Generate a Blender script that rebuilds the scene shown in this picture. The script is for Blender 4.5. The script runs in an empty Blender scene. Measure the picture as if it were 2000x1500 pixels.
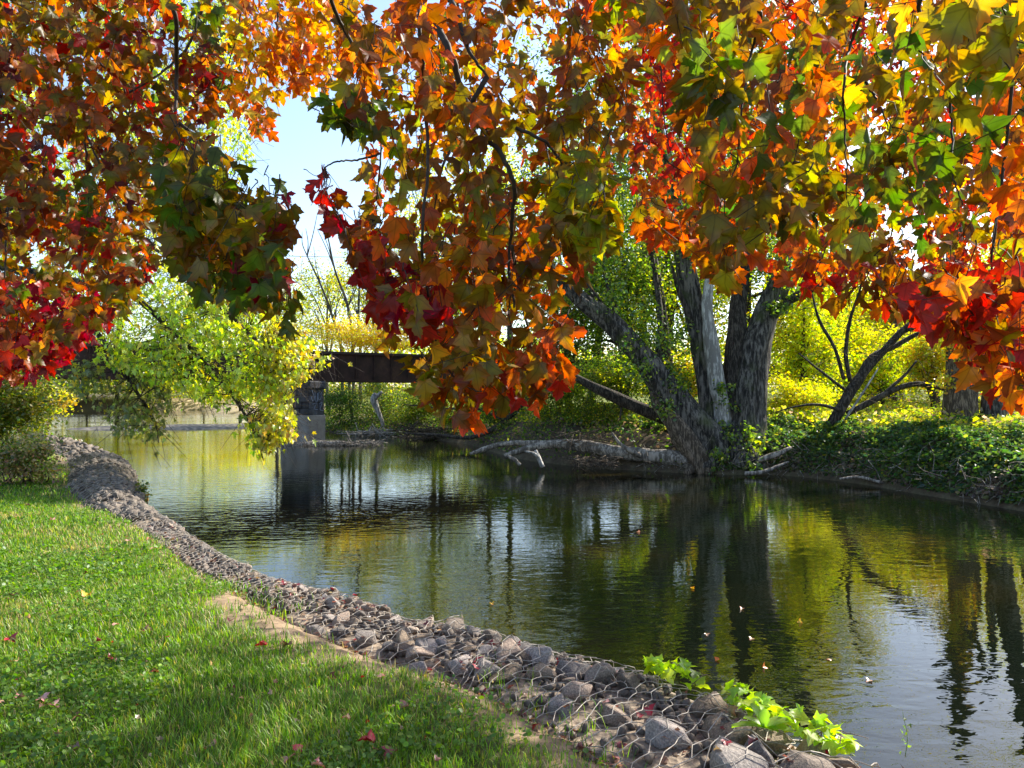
import bpy, bmesh, math, random
import numpy as np
from mathutils import Vector, Matrix
from mathutils.bvhtree import BVHTree

random.seed(7)
RNG = np.random.default_rng(7)
scene = bpy.context.scene
COL = scene.collection

# ------------------------------------------------------------------ camera
F = 1502.0                      # focal length in pixels of a 2000 px wide frame
PITCH = math.radians(0.95)
CAM = np.array([0.0, 0.0, 2.6])
cam_d = bpy.data.cameras.new("camera")
cam_d.sensor_width = 36.0
cam_d.lens = 36.0 * F / 2000.0
cam_d.clip_start = 0.05
cam_d.clip_end = 3000.0
cam = bpy.data.objects.new("camera", cam_d)
COL.objects.link(cam)
cam.location = CAM
cam.rotation_euler = (math.radians(90) + PITCH, 0, 0)
scene.camera = cam

# ------------------------------------------------------------------ sky, sun, exposure
SUN_AZ = math.radians(52)       # to the right of the viewing direction
SUN_EL = math.radians(37)
world = bpy.data.worlds.new("World")
scene.world = world
world.use_nodes = True
wn = world.node_tree.nodes
wl = world.node_tree.links
wn.clear()
sky = wn.new("ShaderNodeTexSky")
sky.sky_type = 'NISHITA'
sky.sun_disc = False
sky.sun_elevation = SUN_EL
sky.sun_rotation = SUN_AZ
sky.air_density = 1.0
sky.dust_density = 1.0
sky.ozone_density = 1.0
bg = wn.new("ShaderNodeBackground")
bg.inputs[1].default_value = 0.14
wo = wn.new("ShaderNodeOutputWorld")
wl.new(sky.outputs[0], bg.inputs[0])
wl.new(bg.outputs[0], wo.inputs[0])

sun_d = bpy.data.lights.new("sun", 'SUN')
sun_d.energy = 5.0
sun_d.angle = math.radians(0.53)
sun_d.color = (1.0, 0.93, 0.80)
sun = bpy.data.objects.new("sun", sun_d)
COL.objects.link(sun)
to_sun = Vector((math.sin(SUN_AZ) * math.cos(SUN_EL), math.cos(SUN_AZ) * math.cos(SUN_EL), math.sin(SUN_EL)))
sun.rotation_euler = to_sun.to_track_quat('Z', 'Y').to_euler()
sun.location = to_sun * 60

vs = scene.view_settings
vs.view_transform = 'Standard'
vs.look = 'None'
vs.gamma = 1.0
vs.use_curve_mapping = False
vs.exposure = 1.25
scene.render.engine = 'CYCLES'
cy = scene.cycles
cy.max_bounces = 6
cy.diffuse_bounces = 4
cy.glossy_bounces = 3
cy.transmission_bounces = 4
cy.transparent_max_bounces = 4
cy.caustics_reflective = False
cy.caustics_refractive = False
cy.use_adaptive_sampling = True
cy.adaptive_threshold = 0.015
cy.use_denoising = True
try:
    cy.denoiser = 'OPENIMAGEDENOISE'
    cy.denoising_input_passes = 'RGB_ALBEDO_NORMAL'
    cy.denoising_prefilter = 'ACCURATE'
except Exception:
    pass

# ------------------------------------------------------------------ helpers: coordinates
def px(x, y, Y):
    """The point at depth Y (metres in front of the camera) seen at pixel x, y of the 2000 x 1500 frame."""
    u = (x - 1000.0) / F
    v = (750.0 - y) / F
    cp, sp = math.cos(PITCH), math.sin(PITCH)
    d = np.array([u, cp - v * sp, sp + v * cp])
    return CAM + d * (Y / d[1])

def pz(x, y, z):
    u = (x - 1000.0) / F
    v = (750.0 - y) / F
    cp, sp = math.cos(PITCH), math.sin(PITCH)
    d = np.array([u, cp - v * sp, sp + v * cp])
    return CAM + d * ((z - CAM[2]) / d[2])

def to_px(P):
    P = np.asarray(P, float) - CAM
    cp, sp = math.cos(PITCH), math.sin(PITCH)
    fwd = P[..., 1] * cp + P[..., 2] * sp
    up = -P[..., 1] * sp + P[..., 2] * cp
    fwd = np.where(fwd < 0.05, 0.05, fwd)
    return 1000 + F * P[..., 0] / fwd, 750 - F * up / fwd

def in_poly(x, y, poly):
    x = np.asarray(x); y = np.asarray(y)
    inside = np.zeros(x.shape, bool)
    n = len(poly)
    for i in range(n):
        x1, y1 = poly[i]; x2, y2 = poly[(i + 1) % n]
        cond = (y1 > y) != (y2 > y)
        xi = (x2 - x1) * (y - y1) / ((y2 - y1) + 1e-12) + x1
        inside ^= cond & (x < xi)
    return inside

def vnoise(x, y, seed=0):
    """Smooth value noise in 0..1, one cell per unit."""
    r = np.random.default_rng(1000 + seed).random((64, 64))
    x = np.asarray(x, float); y = np.asarray(y, float)
    xi = np.floor(x).astype(int); yi = np.floor(y).astype(int)
    fx = x - xi; fy = y - yi
    fx = fx * fx * (3 - 2 * fx); fy = fy * fy * (3 - 2 * fy)
    a = r[xi % 64, yi % 64]; b = r[(xi + 1) % 64, yi % 64]
    c = r[xi % 64, (yi + 1) % 64]; d = r[(xi + 1) % 64, (yi + 1) % 64]
    return (a * (1 - fx) + b * fx) * (1 - fy) + (c * (1 - fx) + d * fx) * fy

def catmull(pts, n):
    """n points along a smooth curve through pts (rows may hold any number of columns)."""
    p = np.asarray(pts, float)
    if len(p) == 2:
        t = np.linspace(0, 1, n)[:, None]
        return p[0] * (1 - t) + p[1] * t
    p = np.vstack([2 * p[0] - p[1], p, 2 * p[-1] - p[-2]])
    seg = len(p) - 3
    t = np.linspace(0, seg - 1e-6, n)
    i = t.astype(int); f = (t - i)[:, None]
    p0, p1, p2, p3 = p[i], p[i + 1], p[i + 2], p[i + 3]
    return 0.5 * (2 * p1 + (p2 - p0) * f + (2 * p0 - 5 * p1 + 4 * p2 - p3) * f ** 2 + (3 * p1 - p0 - 3 * p2 + p3) * f ** 3)

def unit(v):
    return v / (np.linalg.norm(v, axis=-1, keepdims=True) + 1e-12)

# ------------------------------------------------------------------ helpers: objects
def link(name, data, parent=None, mat=None):
    o = bpy.data.objects.new(name, data)
    COL.objects.link(o)
    if parent is not None:
        o.parent = parent
    if mat is not None and data is not None and not data.materials:
        data.materials.append(mat)
    return o

def tag(o, label=None, cat=None, group=None, kind=None):
    if label: o["label"] = label
    if cat: o["category"] = cat
    if group: o["group"] = group
    if kind: o["kind"] = kind
    return o

def empty(name, loc, label, cat, group=None):
    o = bpy.data.objects.new(name, None)
    COL.objects.link(o)
    o.empty_display_size = 0.3
    o.location = [float(c) for c in loc]
    return tag(o, label, cat, group)

def mesh_np(name, V, faces, smooth=False, col=None, luv=None):
    """faces: array (n, k), or a list of such arrays; V: (m, 3)."""
    if not isinstance(faces, list):
        faces = [faces]
    faces = [np.asarray(f, np.int64) for f in faces if len(f)]
    V = np.asarray(V, np.float32)
    me = bpy.data.meshes.new(name)
    me.vertices.add(len(V))
    me.vertices.foreach_set("co", V.ravel())
    loops = np.concatenate([f.ravel() for f in faces]).astype(np.int32)
    tot = np.concatenate([np.full(len(f), f.shape[1]) for f in faces]).astype(np.int32)
    start = np.concatenate([[0], np.cumsum(tot)[:-1]]).astype(np.int32)
    me.loops.add(len(loops))
    me.loops.foreach_set("vertex_index", loops)
    me.polygons.add(len(tot))
    me.polygons.foreach_set("loop_start", start)
    if smooth:
        me.polygons.foreach_set("use_smooth", np.ones(len(tot), bool))
    me.update(calc_edges=True)
    if col is not None:
        a = me.attributes.new("col", 'FLOAT_COLOR', 'POINT')
        c = np.ones((len(V), 4), np.float32); c[:, :3] = col
        a.data.foreach_set("color", c.ravel())
    if luv is not None:
        a = me.attributes.new("luv", 'FLOAT_VECTOR', 'POINT')
        a.data.foreach_set("vector", np.asarray(luv, np.float32).ravel())
    return me

class Tubes:
    """Collects tubes along polylines; build() makes ONE mesh object in the parent's local space."""
    def __init__(self):
        self.V = []; self.Q = []; self.n = 0
    def add(self, pts, rad, sides=8, rough=0.0, cap=True, flat=1.0):
        p = np.asarray(pts, float); r = np.broadcast_to(np.asarray(rad, float), (len(p),)).copy()
        n = len(p)
        t = np.gradient(p, axis=0); t = unit(t)
        ref = np.array([0, 0, 1.0]) if abs(t[0][2]) < 0.9 else np.array([1.0, 0, 0])
        u = unit(np.cross(t[0], ref)); U = []
        for i in range(n):
            u = unit(u - t[i] * np.dot(u, t[i])); U.append(u)
        U = np.array(U); W = np.cross(t, U)
        a = np.linspace(0, 2 * np.pi, sides, endpoint=False)
        rr = np.repeat(r[:, None], sides, 1)
        if rough > 0:
            s = RNG.random(); L = np.cumsum(np.r_[0, np.linalg.norm(np.diff(p, axis=0), axis=1)])
            k = np.arange(sides)
            lump = vnoise(k[None, :] * 0.5 + s * 40, L[:, None] / (np.mean(r) * 2.5) + s * 9, 3) - 0.5
            ridge = vnoise(k[None, :] * 1.0 + s * 17, L[:, None] / (np.mean(r) * 5) + 3, 4) - 0.5
            lump[:, -1] = 0.5 * (lump[:, 0] + lump[:, -2])
            rr = rr * (1 + rough * 1.2 * lump + rough * 1.3 * ridge)
        V = p[:, None, :] + rr[..., None] * (np.cos(a)[None, :, None] * U[:, None, :] + flat * np.sin(a)[None, :, None] * W[:, None, :])
        V = V.reshape(-1, 3)
        i, j = np.meshgrid(np.arange(n - 1), np.arange(sides), indexing='ij')
        j2 = (j + 1) % sides
        q = np.stack([i * sides + j, i * sides + j2, (i + 1) * sides + j2, (i + 1) * sides + j], -1).reshape(-1, 4)
        extra = []
        if cap:
            V = np.vstack([V, p[0] - t[0] * r[0] * 0.25, p[-1] + t[-1] * r[-1] * 0.25])
            c0, c1 = n * sides, n * sides + 1
            k = np.arange(sides); k2 = (k + 1) % sides
            extra = [np.stack([np.full(sides, c0), k2, k, k], -1), np.stack([np.full(sides, c1), (n - 1) * sides + k, (n - 1) * sides + k2, (n - 1) * sides + k2], -1)]
        self.V.append(V)
        self.Q.append(q + self.n)
        self.T = getattr(self, 'T', [])
        for e in extra:
            self.T.append(e[:, :3] + self.n)
        self.n += len(V)
    def mesh(self, name, origin=(0, 0, 0), smooth=True):
        V = np.vstack(self.V) - np.asarray(origin)
        f = [np.vstack(self.Q)]
        if getattr(self, 'T', []):
            f.append(np.vstack(self.T))
        return mesh_np(name, V, f, smooth)
    def build(self, name, mat, parent=None, smooth=True):
        org = np.array(parent.location) if parent is not None and parent.parent is None else np.zeros(3)
        if parent is not None and parent.parent is not None:
            org = np.array(parent.parent.location) + np.array(parent.location)
        return link(name, self.mesh(name, org, smooth), parent, mat)

def tube(name, pts, rad, mat, parent, sides=8, rough=0.0, flat=1.0):
    T = Tubes(); T.add(pts, rad, sides, rough, flat=flat)
    return T.build(name, mat, parent)

def curve_tube(name, ctrl, r0, r1, mat, parent, n=14, sides=8, rough=0.0, wob=0.0):
    P = catmull(ctrl, n)
    if wob:
        P[1:-1] += RNG.normal(0, wob, (n - 2, 3))
    return tube(name, P, np.linspace(r0, r1, n), mat, parent, sides, rough)

# ------------------------------------------------------------------ helpers: materials
def new_mat(name):
    m = bpy.data.materials.new(name); m.use_nodes = True
    nt = m.node_tree; nt.nodes.clear()
    out = nt.nodes.new("ShaderNodeOutputMaterial")
    return m, nt, out

def N(nt, kind, **kw):
    n = nt.nodes.new(kind)
    for k, v in kw.items():
        if k.startswith("i_"):
            key = k[2:]
            key = int(key) if key.isdigit() else key.replace("_", " ")
            n.inputs[key].default_value = v
        else:
            setattr(n, k, v)
    return n

def ramp(nt, stops):
    n = nt.nodes.new("ShaderNodeValToRGB")
    e = n.color_ramp.elements
    while len(e) > 1: e.remove(e[-1])
    e[0].position = stops[0][0]; e[0].color = (*stops[0][1], 1)
    for p, c in stops[1:]:
        x = e.new(p); x.color = (*c, 1)
    return n

def leaf_material(name, trans=0.55, gloss=0.06, boost=1.25, use_object=False, veins=False, rough=0.38):
    m, nt, out = new_mat(name)
    L = nt.links
    if use_object:
        src = N(nt, "ShaderNodeObjectInfo").outputs["Color"]
    else:
        src = N(nt, "ShaderNodeAttribute", attribute_name="col").outputs["Color"]
    if veins:
        a = N(nt, "ShaderNodeAttribute", attribute_name="luv")
        # mottling and the five palmate veins of a maple leaf
        geo = N(nt, "ShaderNodeNewGeometry")
        noise = N(nt, "ShaderNodeTexNoise", i_Scale=26.0, i_Detail=3.0)
        L.new(geo.outputs["Position"], noise.inputs["Vector"])
        sep = N(nt, "ShaderNodeSeparateXYZ"); L.new(a.outputs["Vector"], sep.inputs[0])
        ax = N(nt, "ShaderNodeMath", operation='ABSOLUTE'); L.new(sep.outputs[0], ax.inputs[0])
        best = ax.outputs[0]
        for ang in (50, 96):
            c, s = math.cos(math.radians(ang)), math.sin(math.radians(ang))
            m1 = N(nt, "ShaderNodeMath", operation='MULTIPLY'); L.new(ax.outputs[0], m1.inputs[0]); m1.inputs[1].default_value = c
            m2 = N(nt, "ShaderNodeMath", operation='MULTIPLY_ADD'); L.new(sep.outputs[1], m2.inputs[0]); m2.inputs[1].default_value = -s; L.new(m1.outputs[0], m2.inputs[2])
            m3 = N(nt, "ShaderNodeMath", operation='ABSOLUTE'); L.new(m2.outputs[0], m3.inputs[0])
            mn = N(nt, "ShaderNodeMath", operation='MINIMUM'); L.new(best, mn.inputs[0]); L.new(m3.outputs[0], mn.inputs[1])
            best = mn.outputs[0]
        vein = N(nt, "ShaderNodeMapRange", i_1=0.006, i_2=0.03, i_3=0.68, i_4=1.0)
        L.new(best, vein.inputs[0])
        mot = N(nt, "ShaderNodeMapRange", i_1=0.3, i_2=0.7, i_3=0.72, i_4=1.22)
        L.new(noise.outputs[0], mot.inputs[0])
        mul = N(nt, "ShaderNodeMath", operation='MULTIPLY'); L.new(vein.outputs[0], mul.inputs[0]); L.new(mot.outputs[0], mul.inputs[1])
        vm = N(nt, "ShaderNodeVectorMath", operation='SCALE'); L.new(src, vm.inputs[0]); L.new(mul.outputs[0], vm.inputs[3])
        src = vm.outputs[0]
        # the blade turns redder and browner towards its margin, unevenly
        dist_ = N(nt, "ShaderNodeVectorMath", operation='DISTANCE'); L.new(a.outputs["Vector"], dist_.inputs[0]); dist_.inputs[1].default_value = (0, 0.33, 0)
        n5 = N(nt, "ShaderNodeTexNoise", i_Scale=9.0, i_Detail=2.0); L.new(geo.outputs["Position"], n5.inputs["Vector"])
        sm = N(nt, "ShaderNodeMath", operation='MULTIPLY_ADD', i_1=1.1); L.new(n5.outputs[0], sm.inputs[0]); L.new(dist_.outputs["Value"], sm.inputs[2])
        er = N(nt, "ShaderNodeMapRange", i_1=0.72, i_2=1.2, i_3=0.0, i_4=0.9); L.new(sm.outputs[0], er.inputs[0])
        tint = N(nt, "ShaderNodeMixRGB", blend_type='MULTIPLY', i_0=1.0); tint.inputs[2].default_value = (1.45, 0.55, 0.6, 1); L.new(src, tint.inputs[1])
        edge_ = N(nt, "ShaderNodeMixRGB"); L.new(er.outputs[0], edge_.inputs[0]); L.new(src, edge_.inputs[1]); L.new(tint.outputs[0], edge_.inputs[2])
        src = edge_.outputs[0]
    hs = N(nt, "ShaderNodeHueSaturation", i_Saturation=1.18, i_Value=boost)
    L.new(src, hs.inputs["Color"])
    d = N(nt, "ShaderNodeBsdfDiffuse"); L.new(src, d.inputs["Color"])
    t = N(nt, "ShaderNodeBsdfTranslucent"); L.new(hs.outputs[0], t.inputs["Color"])
    mx = N(nt, "ShaderNodeMixShader", i_0=trans)
    L.new(d.outputs[0], mx.inputs[1]); L.new(t.outputs[0], mx.inputs[2])
    g = N(nt, "ShaderNodeBsdfGlossy", i_Roughness=rough)
    g.inputs["Color"].default_value = (0.9, 0.92, 0.95, 1)
    mg = N(nt, "ShaderNodeMixShader", i_0=gloss)
    L.new(mx.outputs[0], mg.inputs[1]); L.new(g.outputs[0], mg.inputs[2])
    L.new(mg.outputs[0], out.inputs[0])
    return m

def bark_material(name, dark, light, scale=7.0, bump=0.6, moss=None):
    m, nt, out = new_mat(name); L = nt.links
    tc = N(nt, "ShaderNodeTexCoord")
    mp = N(nt, "ShaderNodeMapping"); mp.inputs["Scale"].default_value = (1, 1, 0.22)
    L.new(tc.outputs["Object"], mp.inputs[0])
    v = N(nt, "ShaderNodeTexVoronoi", feature='F1', i_Scale=scale * 1.5)
    nz0 = N(nt, "ShaderNodeTexNoise", i_Scale=scale * 1.5, i_Detail=4.0)
    L.new(mp.outputs[0], nz0.inputs["Vector"])
    addv = N(nt, "ShaderNodeMixRGB", blend_type='ADD', i_0=0.25)
    L.new(mp.outputs[0], addv.inputs[1]); L.new(nz0.outputs["Color"], addv.inputs[2])
    L.new(addv.outputs[0], v.inputs["Vector"])
    nz = N(nt, "ShaderNodeTexNoise", i_Scale=scale * 0.35, i_Detail=6.0, i_Roughness=0.65)
    L.new(tc.outputs["Object"], nz.inputs["Vector"])
    r = ramp(nt, [(0.30, dark), (0.47, tuple(0.35 * a + 0.25 * b for a, b in zip(dark, light))), (0.60, light), (0.85, tuple(1.25 * c for c in light))])
    mpf = N(nt, "ShaderNodeMapping"); mpf.inputs["Scale"].default_value = (1, 1, 0.16)
    L.new(tc.outputs["Object"], mpf.inputs[0])
    nf = N(nt, "ShaderNodeTexNoise", i_Scale=scale * 2.6, i_Detail=5.0, i_Roughness=0.7); L.new(mpf.outputs[0], nf.inputs["Vector"])
    m1 = N(nt, "ShaderNodeMath", operation='MULTIPLY', i_1=0.25); L.new(v.outputs["Distance"], m1.inputs[0])
    m2 = N(nt, "ShaderNodeMath", operation='MULTIPLY_ADD', i_1=0.35); L.new(nz.outputs[0], m2.inputs[0]); L.new(m1.outputs[0], m2.inputs[2])
    mixf = N(nt, "ShaderNodeMath", operation='MULTIPLY_ADD', i_1=1.1); L.new(nf.outputs[0], mixf.inputs[0])
    m4 = N(nt, "ShaderNodeMath", operation='SUBTRACT', i_1=0.36); L.new(m2.outputs[0], m4.inputs[0]); L.new(m4.outputs[0], mixf.inputs[2])
    L.new(mixf.outputs[0], r.inputs[0])
    colr = r.outputs[0]
    if moss is not None:
        nm = N(nt, "ShaderNodeTexNoise", i_Scale=1.3, i_Detail=5.0)
        L.new(tc.outputs["Object"], nm.inputs["Vector"])
        mr = N(nt, "ShaderNodeMapRange", i_1=0.52, i_2=0.68, i_3=0.0, i_4=0.75); L.new(nm.outputs[0], mr.inputs[0])
        mm = N(nt, "ShaderNodeMixRGB"); mm.inputs[2].default_value = (*moss, 1)
        L.new(mr.outputs[0], mm.inputs[0]); L.new(colr, mm.inputs[1]); colr = mm.outputs[0]
    b = N(nt, "ShaderNodeBump", i_Strength=bump, i_Distance=0.04)
    L.new(mixf.outputs[0], b.inputs["Height"])
    p = N(nt, "ShaderNodeBsdfPrincipled", i_Roughness=0.9)
    p.inputs["Specular IOR Level"].default_value = 0.2
    L.new(colr, p.inputs["Base Color"]); L.new(b.outputs[0], p.inputs["Normal"])
    L.new(p.outputs[0], out.inputs[0])
    return m

def noisy_material(name, stops, scale=8.0, rough=0.85, bump=0.3, dist=0.02, detail=7.0, coord="Object", voro=0.0, use_col=False):
    m, nt, out = new_mat(name); L = nt.links
    tc = N(nt, "ShaderNodeTexCoord")
    nz = N(nt, "ShaderNodeTexNoise", i_Scale=scale, i_Detail=detail, i_Roughness=0.62)
    L.new(tc.outputs[coord], nz.inputs["Vector"])
    h = nz.outputs[0]
    if voro:
        v = N(nt, "ShaderNodeTexVoronoi", i_Scale=voro); L.new(tc.outputs[coord], v.inputs["Vector"])
        mm = N(nt, "ShaderNodeMath", operation='MULTIPLY_ADD', i_1=0.55); L.new(v.outputs[0], mm.inputs[0]); 
        hm = N(nt, "ShaderNodeMath", operation='MULTIPLY', i_1=0.65); L.new(h, hm.inputs[0]); L.new(hm.outputs[0], mm.inputs[2])
        h = mm.outputs[0]
    r = ramp(nt, stops); L.new(h, r.inputs[0])
    c = r.outputs[0]
    if use_col:
        a = N(nt, "ShaderNodeObjectInfo")
        mx = N(nt, "ShaderNodeMixRGB", blend_type='MULTIPLY', i_0=1.0)
        L.new(c, mx.inputs[1]); L.new(a.outputs["Color"], mx.inputs[2]); c = mx.outputs[0]
    b = N(nt, "ShaderNodeBump", i_Strength=bump, i_Distance=dist); L.new(h, b.inputs["Height"])
    p = N(nt, "ShaderNodeBsdfPrincipled", i_Roughness=rough)
    p.inputs["Specular IOR Level"].default_value = 0.3
    L.new(c, p.inputs["Base Color"]); L.new(b.outputs[0], p.inputs["Normal"])
    L.new(p.outputs[0], out.inputs[0])
    return m

M = {}
M['maple_leaf'] = leaf_material("maple_leaf_tissue", 0.62, 0.018, 1.35, veins=True)
M['maple_leaf_single'] = leaf_material("maple_leaf_tissue_single", 0.62, 0.018, 1.35, use_object=True, veins=True)
M['leaf'] = leaf_material("leaf_tissue", 0.62, 0.045, 1.5)
M['leaf_single'] = leaf_material("leaf_tissue_single", 0.62, 0.045, 1.5, use_object=True)
M['far_leaf'] = leaf_material("far_leaf_tissue", 0.6, 0.02, 1.5)
M['grass'] = leaf_material("grass_tissue", 0.5, 0.025, 1.45, rough=0.45)
M['dry_leaf'] = leaf_material("dry_leaf_tissue", 0.2, 0.06, 1.1, use_object=True, veins=True)
M['bark'] = bark_material("grey_furrowed_bark", (0.014, 0.012, 0.011), (0.165, 0.145, 0.125), 5.0, 1.0, (0.06, 0.07, 0.025))
M['bark_dark'] = bark_material("dark_bark", (0.018, 0.014, 0.011), (0.095, 0.078, 0.062), 8.0, 0.7)
M['bark_pale'] = bark_material("bleached_wood", (0.22, 0.20, 0.18), (0.50, 0.47, 0.43), 5.0, 0.5)
M['bark_brown'] = bark_material("brown_bark", (0.05, 0.036, 0.024), (0.20, 0.15, 0.105), 7.0, 0.7)
M['twig'] = noisy_material("twig_bark", [(0.3, (0.022, 0.014, 0.011)), (0.7, (0.06, 0.042, 0.032))], 40, 0.7, 0.2, 0.002)
M['driftwood'] = bark_material("driftwood", (0.10, 0.082, 0.066), (0.36, 0.31, 0.26), 5.0, 0.5)
M['stone'] = noisy_material("gabion_stone", [(0.25, (0.075, 0.064, 0.056)), (0.5, (0.185, 0.16, 0.14)), (0.75, (0.36, 0.31, 0.26))], 14, 0.8, 0.55, 0.012, use_col=True)
M['wire'] = noisy_material("galvanised_wire", [(0.3, (0.22, 0.185, 0.15)), (0.7, (0.50, 0.45, 0.39))], 30, 0.5, 0.05, 0.001)
M['pier_stone'] = noisy_material("soot_black_stone", [(0.3, (0.022, 0.022, 0.026)), (0.55, (0.06, 0.06, 0.068)), (0.8, (0.16, 0.16, 0.17))], 2.6, 0.8, 0.5, 0.04, use_col=True)
M['concrete'] = noisy_material("weathered_concrete", [(0.3, (0.14, 0.125, 0.115)), (0.55, (0.25, 0.23, 0.21)), (0.8, (0.36, 0.33, 0.31))], 2.2, 0.9, 0.4, 0.03)
M['rust'] = noisy_material("rusty_girder_paint", [(0.3, (0.02, 0.011, 0.009)), (0.55, (0.05, 0.024, 0.019)), (0.8, (0.11, 0.052, 0.036))], 1.7, 0.75, 0.2, 0.01)
M['tie'] = noisy_material("tarred_timber", [(0.3, (0.02, 0.017, 0.015)), (0.7, (0.07, 0.06, 0.05))], 6, 0.9, 0.3, 0.01)
M['graffiti'] = noisy_material("pale_blue_spray_paint", [(0.3, (0.10, 0.13, 0.20)), (0.7, (0.28, 0.33, 0.42))], 3, 0.7, 0.05, 0.002)
M['galv'] = noisy_material("galvanised_post", [(0.3, (0.35, 0.36, 0.37)), (0.7, (0.6, 0.6, 0.6))], 12, 0.5, 0.05, 0.002)
M['cable'] = noisy_material("black_cable", [(0.3, (0.05, 0.055, 0.06)), (0.7, (0.09, 0.1, 0.11))], 5, 0.6, 0.0, 0.001)

def vary(cols, n, val=0.22, hue=0.10):
    """n colours picked from a list of (weight, rgb) with per-leaf variation."""
    w = np.array([c[0] for c in cols], float); w /= w.sum()
    base = np.array([c[1] for c in cols], float)
    c = base[RNG.choice(len(cols), n, p=w)]
    c = c * np.exp(RNG.normal(0, val, (n, 1))) * np.exp(RNG.normal(0, hue, (n, 3)))
    return np.clip(c, 0.004, 0.9)

# ------------------------------------------------------------------ helpers: leaves
def maple_outline(fine=True):
    if fine:
        h = [(0.10, -0.03), (0.25, -0.07), (0.30, 0.09), (0.40, 0.17), (0.43, 0.28), (0.58, 0.47), (0.46, 0.49), (0.35, 0.53),
             (0.20, 0.50), (0.26, 0.66), (0.20, 0.70), (0.20, 0.79), (0.11, 0.84)]
    else:
        h = [(0.25, -0.07), (0.31, 0.10), (0.58, 0.47), (0.20, 0.50), (0.21, 0.74)]
    return [(0, 0.02)] + h + [(0, 1.0)] + [(-x, y) for x, y in reversed(h)]

def silver_outline():
    h = [(0.10, 0.06), (0.34, 0.06), (0.22, 0.24), (0.52, 0.50), (0.17, 0.46), (0.17, 0.68)]
    return [(0, 0.0)] + h + [(0, 1.0)] + [(-x, y) for x, y in reversed(h)]

def leaf_template(outline, fold=0.25, curl=0.3, twist=0.0, seed=0, petiole=0.0):
    r = np.random.default_rng(seed)
    P = np.array([(0, 0.36)] + outline, float)
    P[1:] *= 1 + r.normal(0, 0.035, (len(P) - 1, 1))
    x, y = P[:, 0], P[:, 1]
    z = fold * np.abs(x) - curl * (y - 0.3) ** 2 + twist * x * (y - 0.3) + 0.03 * np.sin(9 * x + 5 * y + seed)
    z[0] -= 0.02
    V = np.stack([x, y, z], -1)
    n = len(outline)
    k = np.arange(n)
    Fc = np.stack([np.zeros(n, int), 1 + k, 1 + (k + 1) % n], -1)
    luv = np.stack([P[:, 0], P[:, 1] - 0.02, 0 * x], -1)
    if petiole:
        m = len(V)
        w = 0.012
        V = np.vstack([V, [(-w, 0.03, 0), (w, 0.03, 0), (w, -petiole, 0.06), (-w, -petiole, 0.06)]])
        Fc = np.vstack([Fc, [(m, m + 3, m + 2), (m, m + 2, m + 1)]])
        luv = np.vstack([luv, [(0, 0, 0)] * 4])
    return V, Fc, luv

DIAMOND = (np.array([(0, 0, 0), (0.34, 0.45, 0.07), (0, 1, -0.05), (-0.34, 0.45, 0.07)], float), np.array([(0, 1, 2, 3)]), None)
KITE6 = (np.array([(0, 0, 0), (0.30, 0.22, 0.05), (0.26, 0.66, 0.04), (0, 1, -0.06), (-0.26, 0.66, 0.04), (-0.30, 0.22, 0.05)], float), np.array([(0, 1, 2, 3), (0, 3, 4, 5)]), None)

def frames(axis, normal):
    a = unit(axis); n = normal - a * np.sum(normal * a, -1, keepdims=True); n = unit(n)
    x = np.cross(a, n)
    return np.stack([x, a, n], -1)          # columns

def scatter_mesh(name, tmpl, P, R, S, C, origin=(0, 0, 0), luv=False):
    """One mesh holding a copy of the template (verts, faces, luv) at each P with frame R, size S and colour C."""
    if isinstance(tmpl, list):
        which = RNG.integers(0, len(tmpl), len(P))
    else:
        tmpl = [tmpl]; which = np.zeros(len(P), int)
    VV, FF, CC, UU, off = [], [], [], [], 0
    for k, (V, Fc, U) in enumerate(tmpl):
        s = which == k
        m = int(s.sum())
        if not m: continue
        nv = len(V)
        W = np.einsum('nij,vj->nvi', R[s], V) * S[s][:, None, None] + (P[s] - np.asarray(origin))[:, None, :]
        VV.append(W.reshape(-1, 3))
        FF.append((Fc[None] + (np.arange(m) * nv)[:, None, None] + off).reshape(-1, Fc.shape[1]))
        CC.append(np.repeat(C[s], nv, 0))
        if luv: UU.append(np.tile(U, (m, 1)))
        off += m * nv
    by = {}
    for f in FF: by.setdefault(f.shape[1], []).append(f)
    return mesh_np(name, np.vstack(VV), [np.vstack(f) for f in by.values()], False, np.vstack(CC), np.vstack(UU) if luv else None)

def rand_frames(n, droop=0.5, up=0.5):
    a = RNG.normal(0, 1, (n, 3)); a[:, 2] = a[:, 2] * 0.5 - droop
    nn = RNG.normal(0, 1, (n, 3)); nn[:, 2] += up * 2
    return frames(a, nn)

# ------------------------------------------------------------------ plan of the river
left_edge = [(12, -7), (7, -2), (4.2, 0.9), (2.7, 2.35)] + [tuple(pz(x, y, 1.0)[:2]) for x, y in
             [(1850, 1500), (1640, 1440), (1400, 1350), (1100, 1255), (900, 1215), (650, 1150), (500, 1105), (430, 1075), (340, 1015), (290, 990), (268, 950), (255, 915), (225, 890), (170, 874), (110, 855)]]
n_gabion = len(left_edge)
left_edge += [(-24, 38), (-36, 52), (-52, 75), (-68, 100), (-88, 135)]
right_edge = [(-60, 150), (-45, 120), (-30, 92), (-20.5, 70), (-14, 57), (-10.4, 52), (-6.5, 48.5), (-2.5, 42), (0.0, 33), (2.6, 28.6), (5.2, 26.6), (7.0, 25.8), (8.8, 25.5),
              (10.2, 23.4), (10.9, 20.3), (11.6, 17.3), (12.3, 12), (14, 6), (17, -2), (22, -12)]
LE = catmull(left_edge, 260); RE = catmull(right_edge, 220)
POLY = np.vstack([LE, RE])
LEc = catmull(left_edge, 88); REc = catmull(right_edge, 72); POLYc = [tuple(p) for p in np.vstack([LEc, REc])]

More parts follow.
